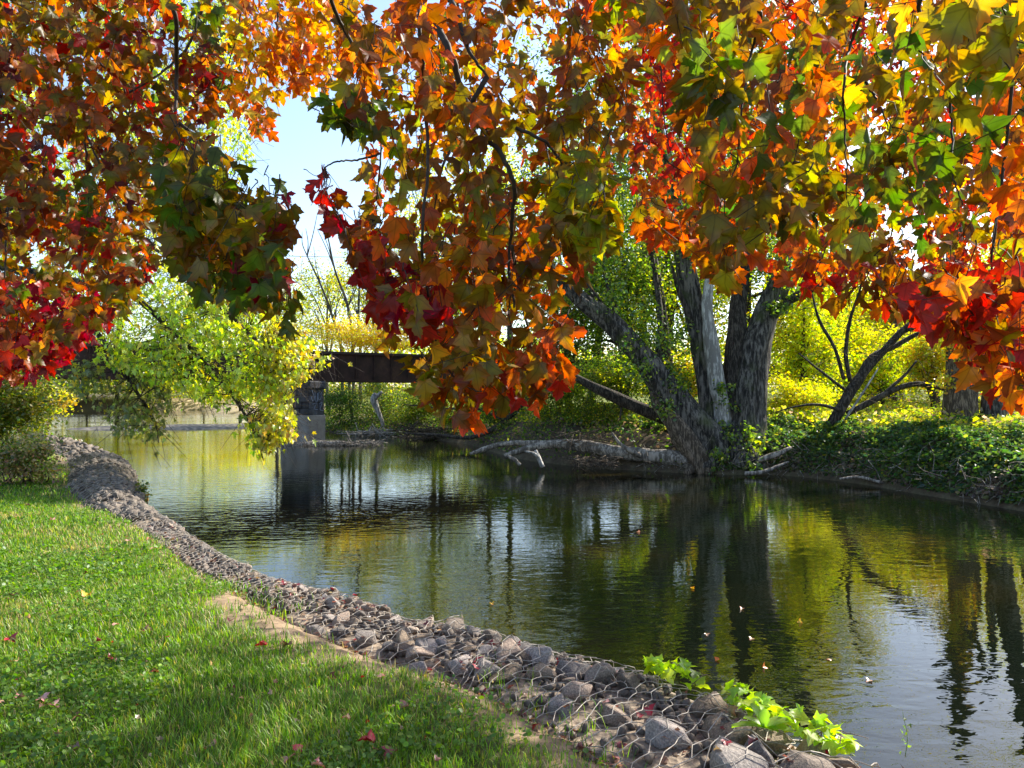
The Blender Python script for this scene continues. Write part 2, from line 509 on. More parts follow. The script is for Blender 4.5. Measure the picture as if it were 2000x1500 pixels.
def seg_dist(P, A):
    """Distance from points P (n,2) to the polyline A (m,2)."""
    d = np.full(len(P), 1e9)
    for i in range(len(A) - 1):
        a, b = A[i], A[i + 1]; ab = b - a; L2 = np.dot(ab, ab) + 1e-12
        t = np.clip(((P - a) @ ab) / L2, 0, 1)
        q = a + t[:, None] * ab
        d = np.minimum(d, np.hypot(P[:, 0] - q[:, 0], P[:, 1] - q[:, 1]))
    return d

def gab_w(y):
    return np.interp(y, [0, 3.3, 4.5, 5.5, 6.5, 8, 10, 11.5, 14, 20, 30], [1.25, 1.15, 1.0, 0.8, 0.6, 0.48, 0.55, 0.8, 1.15, 1.25, 1.3])

def terrain(x, y):
    """Height and (signed distance, is_left) of the ground at plan points."""
    P = np.stack([np.asarray(x, float).ravel(), np.asarray(y, float).ravel()], -1)
    dl = seg_dist(P, LEc); dr = seg_dist(P, REc)
    ins = in_poly(P[:, 0], P[:, 1], POLYc)
    left = dl < dr
    d = np.where(ins, -np.minimum(dl, dr), np.minimum(dl, dr))
    X, Y = P[:, 0], P[:, 1]
    w = gab_w(Y)
    near = np.interp(Y, [28, 36], [1, 0])
    zl1 = np.interp(d / w, [-1.5, -0.1, 0.16, 0.8, 0.93, 1.0], [-1.0, -0.85, 0.6, 0.90, 0.99, 1.015])
    zl2 = np.interp(d, [-4, -0.5, 0.2, 2.5, 12], [-1, -0.4, 0.05, 0.9, 1.3])
    zl = zl1 * near + zl2 * (1 - near)
    zl = zl + (vnoise(X * 0.7, Y * 0.7, 5) - 0.5) * 0.05 * (d > w)
    # steep, shaded right bank; gentler beyond the bridge
    steep = np.interp(Y, [38, 50], [1, 0])
    zr1 = np.interp(d, [-2.5, -0.3, 0.1, 0.7, 1.6, 3.0, 30], [-1, -0.35, 0.12, 0.75, 1.25, 1.5, 1.8])
    zr2 = np.interp(d, [-3, -0.3, 0.3, 3, 8, 40], [-1, -0.3, 0.05, 0.7, 1.5, 2.3])
    zr = zr1 * steep + zr2 * (1 - steep)
    zr = zr + (vnoise(X * 0.45, Y * 0.45, 6) - 0.5) * 0.35 * np.clip(d, 0, 1) + (vnoise(X * 1.7, Y * 1.7, 7) - 0.5) * 0.2 * np.clip(d, 0, 1)
    z = np.where(left, zl, zr)
    far = np.clip((np.hypot(X, Y) - 130) / 300, 0, 1)
    z = z + far * 6 * (d > 0)
    return z, d, left

def ground_z(x, y):
    return float(terrain(np.array([x]), np.array([y]))[0][0])

# ------------------------------------------------------------------ ground sheet
def axis_steps(parts):
    out = []
    for a, b, s in parts:
        out.append(np.arange(a, b, s))
    return np.concatenate(out + [[parts[-1][1]]])

gx = axis_steps([(-900, -120, 60), (-120, -40, 4), (-40, -20, 1.0), (-20, 16, 0.22), (16, 40, 1.0), (40, 120, 4), (120, 900, 60)])
gy = axis_steps([(-300, -40, 40), (-40, -6, 3), (-6, 1, 0.6), (1, 34, 0.24), (34, 62, 0.9), (62, 160, 3.5), (160, 1500, 70)])
GX, GY = np.meshgrid(gx, gy, indexing='ij')
gz, gd, gl = terrain(GX, GY)
V = np.stack([GX.ravel(), GY.ravel(), gz], -1)
ni, nj = GX.shape
i, j = np.meshgrid(np.arange(ni - 1), np.arange(nj - 1), indexing='ij')
Q = np.stack([i * nj + j, (i + 1) * nj + j, (i + 1) * nj + j + 1, i * nj + j + 1], -1).reshape(-1, 4)
# what the ground is made of: lawn soil, bare dirt by the gabion, leaf-strewn earth of the wooded bank, gravel
X, Y = V[:, 0], V[:, 1]
w = gab_w(Y)
lawn = np.array([0.075, 0.095, 0.022]); dirt = np.array([0.24, 0.175, 0.115]); earth = np.array([0.075, 0.055, 0.036]); silt = np.array([0.10, 0.085, 0.05])
c = np.tile(earth, (len(V), 1))
dn = vnoise(X * 1.3, Y * 1.3, 11) * 0.7 + vnoise(X * 4, Y * 4, 12) * 0.3
dirt_w = 0.27 * np.clip(vnoise(X * 0.55 + 3.3, Y * 0.55, 13) * 2.2 - 0.55, 0.0, 1.0) * np.interp(Y, [2.5, 5.5, 8, 11], [1.0, 1.0, 0.5, 0.8])
lawn_f = np.clip((gd - w - dirt_w * (0.6 + 0.8 * dn)) / 0.12, 0, 1)
lawn_c = dirt * (1 - lawn_f[:, None]) + lawn * lawn_f[:, None]
c = np.where((gl & (Y < 34))[:, None], lawn_c, c)
meadow = np.array([0.13, 0.15, 0.03])
c = np.where(((~gl) & (gd > 3.5))[:, None], meadow, c)
c = np.where(((Y > 60) & (gd > 0) & (gd < 9))[:, None], np.array([0.42, 0.34, 0.22]), c)
c = np.where((gd < 0.0)[:, None], silt, c)
gm, nt, out = new_mat("ground_soil")
at = N(nt, "ShaderNodeAttribute", attribute_name="col")
tc = N(nt, "ShaderNodeTexCoord")
nz = N(nt, "ShaderNodeTexNoise", i_Scale=9.0, i_Detail=8.0, i_Roughness=0.7); nt.links.new(tc.outputs["Object"], nz.inputs["Vector"])
mr = N(nt, "ShaderNodeMapRange", i_1=0.3, i_2=0.7, i_3=0.55, i_4=1.4); nt.links.new(nz.outputs[0], mr.inputs[0])
vm = N(nt, "ShaderNodeVectorMath", operation='SCALE'); nt.links.new(at.outputs["Color"], vm.inputs[0]); nt.links.new(mr.outputs[0], vm.inputs[3])
bp = N(nt, "ShaderNodeBump", i_Strength=0.6, i_Distance=0.02); nt.links.new(nz.outputs[0], bp.inputs["Height"])
pb = N(nt, "ShaderNodeBsdfPrincipled", i_Roughness=0.95); pb.inputs["Specular IOR Level"].default_value = 0.1
nt.links.new(vm.outputs[0], pb.inputs["Base Color"]); nt.links.new(bp.outputs[0], pb.inputs["Normal"]); nt.links.new(pb.outputs[0], out.inputs[0])
ground = link("ground", mesh_np("ground", V, Q, True, c), None, gm)
tag(ground, "grassy river bank and leaf strewn woodland ground", "ground", kind="structure")

# ------------------------------------------------------------------ water
wm, nt, out = new_mat("river_water")
L = nt.links
tc = N(nt, "ShaderNodeTexCoord")
mp1 = N(nt, "ShaderNodeMapping"); mp1.inputs["Scale"].default_value = (1.0, 1.9, 1.0); mp1.inputs["Rotation"].default_value = (0, 0, math.radians(-14))
L.new(tc.outputs["Object"], mp1.inputs[0])
n1 = N(nt, "ShaderNodeTexNoise", i_Scale=2.3, i_Detail=1.6, i_Roughness=0.5, i_Distortion=0.5); L.new(mp1.outputs[0], n1.inputs["Vector"])
n2 = N(nt, "ShaderNodeTexNoise", i_Scale=7.5, i_Detail=1.2, i_Roughness=0.5, i_Distortion=0.6); L.new(mp1.outputs[0], n2.inputs["Vector"])
n3 = N(nt, "ShaderNodeTexNoise", i_Scale=0.16, i_Detail=3.0); L.new(tc.outputs["Object"], n3.inputs["Vector"])
ad = N(nt, "ShaderNodeMath", operation='MULTIPLY_ADD', i_1=0.22); L.new(n2.outputs[0], ad.inputs[0]); L.new(n1.outputs[0], ad.inputs[2])
st = N(nt, "ShaderNodeMapRange", i_1=0.36, i_2=0.66, i_3=0.0018, i_4=0.0085); L.new(n3.outputs[0], st.inputs[0])
bp = N(nt, "ShaderNodeBump", i_Strength=1.0); L.new(ad.outputs[0], bp.inputs["Height"]); L.new(st.outputs[0], bp.inputs["Distance"])
n4 = N(nt, "ShaderNodeTexNoise", i_Scale=0.22, i_Detail=4.0); L.new(tc.outputs["Object"], n4.inputs["Vector"])
rc = ramp(nt, [(0.42, (0.003, 0.005, 0.002)), (0.56, (0.006, 0.007, 0.002)), (0.74, (0.026, 0.018, 0.005))]); L.new(n4.outputs[0], rc.inputs[0])
pw = N(nt, "ShaderNodeBsdfPrincipled", i_Roughness=0.0); pw.inputs["IOR"].default_value = 1.333
L.new(rc.outputs[0], pw.inputs["Base Color"]); L.new(bp.outputs[0], pw.inputs["Normal"]); L.new(pw.outputs[0], out.inputs[0])
wv = np.array([(-130, -20, 0), (40, -20, 0), (40, 200, 0), (-130, 200, 0)], float)
water = link("river_water", mesh_np("river_water", wv, np.array([(0, 1, 2, 3)])), None, wm)
tag(water, "calm dark green river with rippled reflections", "river", kind="structure")

# ------------------------------------------------------------------ gravel bar in mid-river
bar_o = np.stack(np.meshgrid(np.linspace(-1, 1, 60), np.linspace(-1, 1, 30), indexing='ij'), -1).reshape(-1, 2)
bx = -27 + bar_o[:, 0] * 9 + bar_o[:, 1] * 2; by = 66 + bar_o[:, 1] * 6 + bar_o[:, 0] * 2
bz = 0.26 * np.clip(1 - (bar_o[:, 0] ** 2 + bar_o[:, 1] ** 2) + 0.5 * (vnoise(bx * 0.5, by * 0.5, 21) - 0.5), -0.4, 1)
i, j = np.meshgrid(np.arange(59), np.arange(29), indexing='ij')
Q = np.stack([i * 30 + j, (i + 1) * 30 + j, (i + 1) * 30 + j + 1, i * 30 + j + 1], -1).reshape(-1, 4)
M['gravel'] = noisy_material("river_gravel", [(0.25, (0.03, 0.028, 0.024)), (0.55, (0.09, 0.082, 0.07)), (0.8, (0.22, 0.19, 0.15))], 2.5, 0.9, 0.8, 0.08, voro=3.0)
gb = link("gravel_bar", mesh_np("gravel_bar", np.stack([bx, by, bz], -1), Q, True), None, M['gravel'])
tag(gb, "low grey gravel bar rising from the river beyond the bridge", "gravel bar", kind="structure")

# ------------------------------------------------------------------ railway bridge
def prism(poly, z0, z1, origin):
    """Vertical prism over a plan polygon (counter-clockwise), as verts, faces for from_pydata."""
    n = len(poly)
    vs_ = [(x - origin[0], y - origin[1], z0 - origin[2]) for x, y in poly] + [(x - origin[0], y - origin[1], z1 - origin[2]) for x, y in poly]
    fs = [tuple(range(n - 1, -1, -1)), tuple(range(n, 2 * n))] + [(k, (k + 1) % n, (k + 1) % n + n, k + n) for k in range(n)]
    return vs_, fs

def py_mesh(name, vs_, fs, mat, parent=None, bevel=0.0, jitter=0.0):
    me = bpy.data.meshes.new(name)
    bm = bmesh.new()
    bv = [bm.verts.new(v) for v in vs_]
    for f in fs: bm.faces.new([bv[k] for k in f])
    bmesh.ops.recalc_face_normals(bm, faces=bm.faces)
    if bevel: bmesh.ops.bevel(bm, geom=list(bm.edges), offset=bevel, segments=1, affect='EDGES')
    if jitter:
        for v in bm.verts: v.co += Vector([random.gauss(0, jitter) for _ in range(3)])
    bm.to_mesh(me); bm.free()
    return link(name, me, parent, mat)

BU = unit(np.array([1.0, 0.64, 0.0])); BV = np.array([-BU[1], BU[0], 0.0])      # along the bridge, across it (away)
BA = np.array([*px(594, 800, 43.0)[:2], 0.0])
Z_BOT, Z_TOP = 3.46, 5.03

def bbox(s0, s1, t0, t1, z0, z1, org):
    c = [BA + BU * s + BV * t for s, t in ((s0, t0), (s1, t0), (s1, t1), (s0, t1))]
    return prism([(p[0], p[1]) for p in c], z0, z1, org)

def bridge_span(s0, s1, zb, zt, label, step):
    org = BA + BU * (0.5 * (s0 + s1)); org = np.array([org[0], org[1], zb])
    root = empty("bridge_span", org, label, "bridge span", "spans of the railway bridge")
    for t, nm in ((-0.9, "girder"), (1.3, "girder")):
        g = py_mesh(nm, *bbox(s0 + 0.03, s1 - 0.03, t, t + 0.03, zb + 0.06, zt - 0.05, org), M['rust'], root)
        py_mesh("top_flange", *bbox(s0 + 0.03, s1 - 0.03, t - 0.16, t + 0.19, zt - 0.047, zt, org), M['rust'], g)
        py_mesh("bottom_flange", *bbox(s0 + 0.03, s1 - 0.03, t - 0.16, t + 0.19, zb, zb + 0.057, org), M['rust'], g)
        py_mesh("flange_angle", *bbox(s0 + 0.03, s1 - 0.03, t - 0.10, t - 0.004, zb + 0.06, zb + 0.12, org), M['rust'], g)
        s = s0 + 0.4
        while s < s1 - 0.2:
            py_mesh("stiffener", *bbox(s, s + 0.05, t - 0.11, t - 0.004, zb + 0.125, zt - 0.05, org), M['rust'], g)
            s += step
    k = s0 + 0.3
    while k < s1 - 0.3 and zt - zb > 1.2:
        py_mesh("cross_beam", *bbox(k, k + 0.12, -0.86, 1.29, zb + 0.3, zb + 0.55, org), M['rust'], root)
        k += 4.0
    py_mesh("deck", *bbox(s0 + 0.05, s1 - 0.05, -1.02, 1.6, zt + 0.004, zt + 0.10, org), M['tie'], root)
    return root

bridge_span(-24, -0.1, Z_BOT, Z_TOP, "rusty plate girder span running off behind the yellow green maple", 1.08)
bridge_span(0.1, 23, Z_BOT, Z_TOP, "dark rusty plate girder span above the river between pier and wooded bank", 1.08)
bridge_span(23.2, 64, Z_TOP - 1.15, Z_TOP, "low reddish girder span seen between trunks over the wooded bank", 2.2)
# railing on the near end
org = BA + BU * -17; org = np.array([org[0], org[1], Z_TOP + 0.1])
rl = empty("bridge_railing", org, "thin metal railing with pale posts on the bridge deck", "railing")
for s in np.arange(-24, -9.5, 1.8):
    p = BA + BU * s + BV * -0.95
    tube("post", [(p[0], p[1], Z_TOP + 0.1), (p[0], p[1], Z_TOP + 1.15)], 0.035, M['galv'], rl, 6)
for zr in (0.45, 0.8, 1.15):
    a = BA + BU * -24 + BV * -0.95; b = BA + BU * -9.6 + BV * -0.95
    tube("rail", [(a[0], a[1], Z_TOP + zr), (b[0], b[1], Z_TOP + zr)], 0.022, M['galv'], rl, 6)

def pier(s, label, courses_from, courses_to, cap, scale=1.0):
    c = BA + BU * s
    org = np.array([c[0], c[1], 0.0])
    root = empty("bridge_pier", org, label, "bridge pier", "piers of the railway bridge")
    vd = unit(np.array([c[0], c[1], 0])); rt = np.array([vd[1], -vd[0], 0])      # away from the viewer's bank, to the side
    loc = lambda x, y: (c[0] + rt[0] * x * scale + vd[0] * y * scale, c[1] + rt[1] * x * scale + vd[1] * y * scale)
    nose, lft, rgt = (0.25, -1.35), (-1.05, -0.45), (1.03, -0.75)
    back = [(1.05, 3.6), (-1.25, 3.6)]
    ins = 0.05
    core = [(lft[0] + ins, lft[1] + ins), (nose[0], nose[1] + ins * 1.3), (rgt[0] - ins, rgt[1] + ins), (back[0][0] - ins, back[0][1]), (back[1][0] + ins, back[1][1])]
    fl = 1.10
    base = [(lft[0] * fl, lft[1] * 1.2), (nose[0], nose[1] * 1.1), (rgt[0] * fl, rgt[1] * 1.15), (back[0][0] * fl, 3.9), (back[1][0] * fl, 3.9)]
    if courses_from > 0.3:
        b = py_mesh("base", *prism([loc(*p) for p in base], -0.9, courses_from - 0.003, org), M['concrete'], root, 0.04, 0.012)
    co = py_mesh("core", *prism([loc(*p) for p in core], courses_from, cap - 0.003, org), M['pier_stone'], root); co.color = (0.6, 0.6, 0.6, 1)
    nrow = max(3, int(round((cap - courses_from) / 0.34))); hh = (cap - courses_from) / nrow
    for r in range(nrow):
        for (p, q, nb) in ((lft, nose, 3), (nose, rgt, 2), ((back[1][0], 3.5), lft, 5), (rgt, (back[0][0], 3.5), 5)):
            p_, q_ = np.array(loc(*p)), np.array(loc(*q))
            d = q_ - p_; ln = np.linalg.norm(d); d /= ln; nrm = np.array([d[1], -d[0]])
            cuts = np.linspace(0, 1, nb + 1)
            cuts[1:-1] += (0.25 if r % 2 else -0.2) / nb + np.array([random.uniform(-0.12, 0.12) / nb for _ in range(nb - 1)])
            for k in range(nb):
                a, e = cuts[k] * ln + 0.012, cuts[k + 1] * ln - 0.012
                out_ = random.uniform(0.0, 0.05); z0 = courses_from + r * hh + 0.01; z1 = z0 + hh - 0.02
                A, E = p_ + d * a, p_ + d * e
                pl = [tuple(A - nrm * 0.12), tuple(A + nrm * out_), tuple(E + nrm * out_), tuple(E - nrm * 0.12)]
                bl = py_mesh("block", *prism(pl, z0, z1, org), M['pier_stone'], root, 0.02, 0.008)
                tone = random.uniform(0.7, 1.6)
                bl.color = (tone * 0.95, tone, tone * 1.08, 1) if p is nose else (tone * 0.9, tone * 0.85, tone * 0.82, 1)  # right nose face gets its bluish skylight painted into the block colours
    ov = 1.13
    cp_ = [(lft[0] * ov, lft[1] - 0.12), (nose[0], nose[1] - 0.16), (rgt[0] * ov, rgt[1] - 0.12), (back[0][0] * ov, 3.8), (back[1][0] * ov, 3.8)]
    k_ = py_mesh("cap_stone", *prism([loc(*p) for p in cp_], cap, Z_BOT - 0.003 if scale == 1.0 else Z_TOP - 1.16, org), M['pier_stone'], root, 0.06, 0.012); k_.color = (0.9, 0.9, 0.95, 1)
    return root, loc, nose, rgt

pr, loc, nose, rgt = pier(0.0, "soot dark stone pier standing in the river under the girders", 1.6, 3.02, 3.02)
pier(55, "stone pier under the low girder among the trees", 2.0, 3.4, 3.4, 1.3)
# faded spray-painted scrawl on the side that faces the bank
p0, p1 = np.array(loc(*nose)), np.array(loc(*rgt))
fd = unit(p1 - p0); fn = np.array([fd[1], -fd[0]]); fl_ = np.linalg.norm(p1 - p0)
def on_face(s, z): 
    q = p0 + fd * s * fl_ + fn * 0.075
    return (q[0], q[1], z)
for stroke in ([(0.15, 2.95), (0.3, 2.55), (0.2, 2.35), (0.1, 2.6)], [(0.35, 2.9), (0.38, 2.4), (0.5, 2.35), (0.52, 2.8)], [(0.62, 2.85), (0.6, 2.45), (0.75, 2.5), (0.8, 2.85), (0.68, 2.65)],
               [(0.2, 2.2), (0.45, 2.25), (0.3, 1.95), (0.55, 1.9)], [(0.65, 2.2), (0.85, 2.3), (0.7, 1.9), (0.9, 1.85)]):
    P = catmull([on_face(*s) for s in stroke], 12)
    tube("spray_mark", P, 0.017, M['graffiti'], pr, 5)

# far utility cables
for k, (ya, yb, lab) in enumerate(((488, 545, "upper thin utility cable crossing the sky above the bridge"), (530, 590, "lower thin utility cable crossing the sky above the bridge"))):
    a, b = px(-500, ya - 20, 78), px(2500, yb - 40, 90)
    t = np.linspace(0, 1, 40)[:, None]
    P = a * (1 - t) + b * t; P[:, 2] -= (4 * t[:, 0] * (1 - t[:, 0])) * 1.2
    o = tube("utility_cable", P, 0.03, M['cable'], None, 5)
    tag(o, lab, "cable", "utility cables")

# ------------------------------------------------------------------ gabion (stone filled wire mattress) along the lawn
SUB = LE
cum = np.r_[0, np.cumsum(np.linalg.norm(np.diff(LE, axis=0), axis=1))]
tang = unit(np.gradient(LE, axis=0)); nin = np.stack([-tang[:, 1], tang[:, 0]], -1)        # inland normal
# the left edge runs away from the viewer with the land on its left hand
probe = LE[60] + nin[60] * 0.5
if in_poly(np.array([probe[0]]), np.array([probe[1]]), [tuple(p) for p in POLY])[0]:
    nin = -nin
def gab_point(s, t, lift=0.0):
    """s: metres along the edge, t: 0 at the lawn .. 1 at the brink, 1..1.35 down to the water."""
    s = np.asarray(s, float); t = np.asarray(t, float)
    bx_ = np.interp(s, cum, LE[:, 0]); by_ = np.interp(s, cum, LE[:, 1])
    nx_ = np.interp(s, cum, nin[:, 0]); ny_ = np.interp(s, cum, nin[:, 1])
    w_ = gab_w(by_)
    bul = np.interp(by_, [6, 9.6, 11, 13, 16, 19, 20.5, 23, 27, 30], [0.0, 0.0, 0.08, 0.24, 0.28, 0.22, 0.06, 0.22, 0.2, 0.08])
    tt = np.clip(t, 0, 1)
    prof = bul * np.sin(np.pi * np.clip(tt * 0.9 + 0.05, 0, 1)) ** 0.8
    edge = np.interp(t, [-0.15, 0.0, 0.82, 1.0, 1.05, 1.12, 1.35], [-0.14, -0.01, 0, -0.06, -0.2, -0.65, -1.35])
    off = np.interp(t, [0, 1, 1.12, 1.35], [1, 0.0, -0.10, -0.16])
    z = 1.0 + prof + edge - 0.05 * np.clip(1 - t / 0.22, 0, 1) + 0.07 * (vnoise(s * 1.6, t * 2.2 + 7, 31) - 0.5) + lift
    o = np.where(t <= 1, w_ * off, off)
    return np.stack([bx_ + nx_ * o, by_ + ny_ * o, z], -1)

def s_at(y):
    return float(np.interp(y, LE[:, 1], cum))

M['gabion_fill'] = noisy_material("crushed_stone_fill", [(0.22, (0.07, 0.053, 0.04)), (0.5, (0.18, 0.14, 0.105)), (0.75, (0.30, 0.235, 0.17))], 16, 0.9, 0.8, 0.03, voro=24.0)

def rock_mesh(seed):
    r = np.random.default_rng(seed)
    bm = bmesh.new()
    for p in unit(r.normal(0, 1, (15, 3))) * r.uniform(0.8, 1.08, (15, 1)) * np.array([1.0, 0.78, 0.62]):
        bm.verts.new(p)
    res = bmesh.ops.convex_hull(bm, input=list(bm.verts))
    bmesh.ops.delete(bm, geom=[v for v in bm.verts if not v.link_faces], context='VERTS')
    bm.verts.index_update()
    rawV = np.array([v.co[:] for v in bm.verts]); rawF = np.array([[v.index for v in f.verts] for f in bm.faces])
    bmesh.ops.bevel(bm, geom=list(bm.edges), offset=0.05, segments=1, affect='EDGES')
    bmesh.ops.triangulate(bm, faces=bm.faces)
    me = bpy.data.meshes.new("stone"); bm.to_mesh(me); bm.free()
    me.materials.append(M['stone'])
    V_ = np.array([v.co[:] for v in me.vertices]); F_ = np.array([p.vertices[:] for p in me.polygons])
    return me, V_, F_, rawV, rawF
ROCKS = [rock_mesh(100 + k) for k in range(14)]

def rot_euler(rx, ry, rz):
    return np.array(Matrix.Rotation(rz, 3, 'Z') @ Matrix.Rotation(ry, 3, 'Y') @ Matrix.Rotation(rx, 3, 'X'))

gabions = []
bvh_V, bvh_F, bvh_n = [], [], 0
def make_gabion(y0, y1, label, spacing, size, n_parts, hexsize, fillers):
    global bvh_n
    s0, s1 = s_at(y0), s_at(y1)
    org = gab_point(0.5 * (s0 + s1), 0.5); 
    root = empty("gabion", org, label, "gabion", "wire gabions along the river edge")
    ns = int((s1 - s0) / 0.16); T_ = np.array([-0.15, 0.0, 0.12, 0.28, 0.44, 0.6, 0.75, 0.88, 0.97, 1.0, 1.05, 1.12, 1.22, 1.35])
    S_, TT = np.meshgrid(np.linspace(s0, s1, ns), T_, indexing='ij')
    P = gab_point(S_.ravel(), TT.ravel(), -0.05)
    nt_ = len(T_)
    i, j = np.meshgrid(np.arange(ns - 1), np.arange(nt_ - 1), indexing='ij')
    Q = np.stack([i * nt_ + j, (i + 1) * nt_ + j, (i + 1) * nt_ + j + 1, i * nt_ + j + 1], -1).reshape(-1, 4)
    link("fill", mesh_np("fill", P - org, Q, True), root, M['gabion_fill'])
    bvh_V.append(P); bvh_F.append(np.vstack([Q[:, :3], Q[:, [0, 2, 3]]]) + bvh_n); bvh_n += len(P)
    # stones on a jittered lattice
    spots = []
    wmean = float(gab_w(np.array([0.5 * (y0 + y1)]))[0])
    for a in np.arange(s0 + spacing * 0.4, s1, spacing):
        for b in np.arange(0.05, 1.10, spacing / wmean * 0.86):
            if random.random() < np.interp(b - 0.35 * (vnoise(np.array([a * 1.3]), np.array([3.0]), 38)[0] - 0.35), [0.0, 0.22, 0.4], [0.85, 0.4, 0.0]): continue
            spots.append((a + random.uniform(-0.42, 0.42) * spacing, b + random.uniform(-0.4, 0.4) * spacing / wmean))
    rec = []
    for a, b in spots:
        p = gab_point(a, b, np.interp(b, [0, 0.6], [-0.045, -0.032]) if y0 < 5 else -0.02)
        grow = float(np.interp(p[1], [3.0, 4.6, 5.8, 7.0, 9, 11, 14, 30], [1.35, 1.1, 0.8, 0.6, 0.55, 0.6, 0.7, 0.8]))
        if random.random() < 1 - 1 / max(1.0, grow * 1.25): continue
        sz = size * grow * random.choice((0.6, 0.8, 0.9, 1.0, 1.1, 1.25, 1.45)) * random.uniform(0.9, 1.1) * (0.8 if b < 0.25 else 1.0)
        rec.append((float(np.linalg.norm(p - CAM)) / sz, p, sz, random.randrange(len(ROCKS)), rot_euler(random.gauss(0, 0.35), random.gauss(0, 0.35), random.uniform(0, 6.28))))
    rec.sort(key=lambda r: r[0])
    VV, FF, off = [], [], 0
    tone_of = lambda: random.uniform(0.5, 0.85) if random.random() < 0.5 else random.uniform(0.85, 1.6)
    for idx, (_, p, sz, k, R_) in enumerate(rec):
        me, V_, F_, V0, F0 = ROCKS[k]
        W_ = V_ @ R_.T * sz + p
        bvh_V.append(W_); bvh_F.append(F_ + bvh_n); bvh_n += len(W_)
        if idx < n_parts:
            o = bpy.data.objects.new("stone", me); COL.objects.link(o); o.parent = root
            m4 = Matrix(R_.tolist()).to_4x4(); m4 = Matrix.Translation(Vector((p - org).tolist())) @ m4 @ Matrix.Scale(sz, 4)
            o.matrix_local = m4
            t_ = tone_of(); wmt = random.choice([(1.0, 1.0, 1.04), (1.08, 1.0, 0.92), (1.15, 1.0, 0.82), (1.12, 0.98, 0.88), (1.0, 1.02, 1.06)])
            o.color = (t_ * wmt[0], t_ * wmt[1], t_ * wmt[2], 1)
        else:
            W0 = V0 @ R_.T * sz + p; VV.append(W0 - org); FF.append(F0 + off); off += len(W0)
    # small broken stone between the big ones
    for _ in range(fillers):
        a = random.uniform(s0, s1); b = random.uniform(0.02, 1.12)
        if y0 < 5 and b < 0.45 * vnoise(np.array([a * 1.3]), np.array([3.0]), 38)[0] + 0.1 and random.random() < 0.8: continue
        p = gab_point(a, b, -0.035); k = random.randrange(len(ROCKS)); _, _, _, V_, F_ = ROCKS[k]
        VV.append(V_ @ rot_euler(*[random.uniform(0, 6) for _ in range(3)]).T * size * random.uniform(0.16, 0.42) + p - org); FF.append(F_ + off); off += len(V_)
    rb = link("rubble", mesh_np("rubble", np.vstack(VV), np.vstack(FF)), root, M['stone']); rb["kind"] = "stuff"; rb.color = (0.72, 0.69, 0.66, 1)
    gabions.append((root, org, s0, s1, hexsize, wmean))
    return root

make_gabion(1.6, 10.2, "near wire mesh gabion packed with grey stones beside the lawn", 0.16, 0.108, 298, 0.115, 2400)
make_gabion(10.35, 20.2, "rounded grey gabion mound bulging over the water past the lawn", 0.16, 0.12, 0, 0.21, 4200)
make_gabion(20.4, 30.5, "farthest dark gabion hump below the bank shrubs", 0.3, 0.15, 0, 0.2, 900)
BVH = BVHTree.FromPolygons(np.vstack(bvh_V).tolist(), np.vstack(bvh_F).tolist())

def top_z(x, y, zdef):
    h = BVH.ray_cast(Vector((x, y, 4.0)), Vector((0, 0, -1)))
    return h[0].z if h[0] is not None and h[0].z > -0.6 else zdef

# hexagonal netting draped over the stones
for root, org, s0, s1, hx, wm_ in gabions[:2]:
    a = hx * 0.58
    nodes = {}; edges = set()
    rows = int(1.3 * wm_ / (1.5 * a)) + 1; cols = int((s1 - s0) / (math.sqrt(3) * a)) + 1
    for r in range(rows):
        for q in range(cols):
            cs = s0 + math.sqrt(3) * a * (q + 0.5 * (r % 2)); ct = 1.5 * a * r
            ring = []
            for k in range(6):
                an = math.pi / 6 + k * math.pi / 3
                ring.append((round((cs + a * math.cos(an)) * 200), round((ct + a * math.sin(an)) * 200)))
            for k in range(6):
                e = tuple(sorted((ring[k], ring[(k + 1) % 6])))
                if e[0] != e[1]: edges.add(e)
            for k in ring: nodes[k] = None
    for key in nodes:
        ws_ = vnoise(np.array([key[0] / 90]), np.array([key[1] / 90]), 35)[0] - 0.5; s_ = key[0] / 200 + random.gauss(0, 0.14) * a + 0.10 * ws_; t_ = (key[1] / 200 + random.gauss(0, 0.14) * a + 0.10 * (vnoise(np.array([key[0] / 70]), np.array([key[1] / 70]), 36)[0] - 0.5)) / wm_
        p = gab_point(s_, t_)
        z = max(top_z(p[0], p[1], p[2]), top_z(p[0] + 0.02, p[1], p[2]), top_z(p[0], p[1] - 0.02, p[2]))
        nodes[key] = np.array([p[0], p[1], max(z, p[2] - 0.0) + 0.010]) if t_ < 1.0 else p + np.array([0, 0, 0.01])
    T = Tubes()
    for e in edges:
        p, q = nodes[e[0]], nodes[e[1]]
        if np.linalg.norm(p - q) > a * 2.6: continue
        m_ = 0.5 * (p + q); m_[2] = max(m_[2], top_z(m_[0], m_[1], m_[2]) + 0.004) + random.uniform(0, 0.006)
        T.add([p, m_, q], 0.0027 if hx < 0.12 else 0.0026, 3, cap=False)
    net = T.build("wire_netting", M['wire'], root, smooth=False); net["kind"] = "stuff"

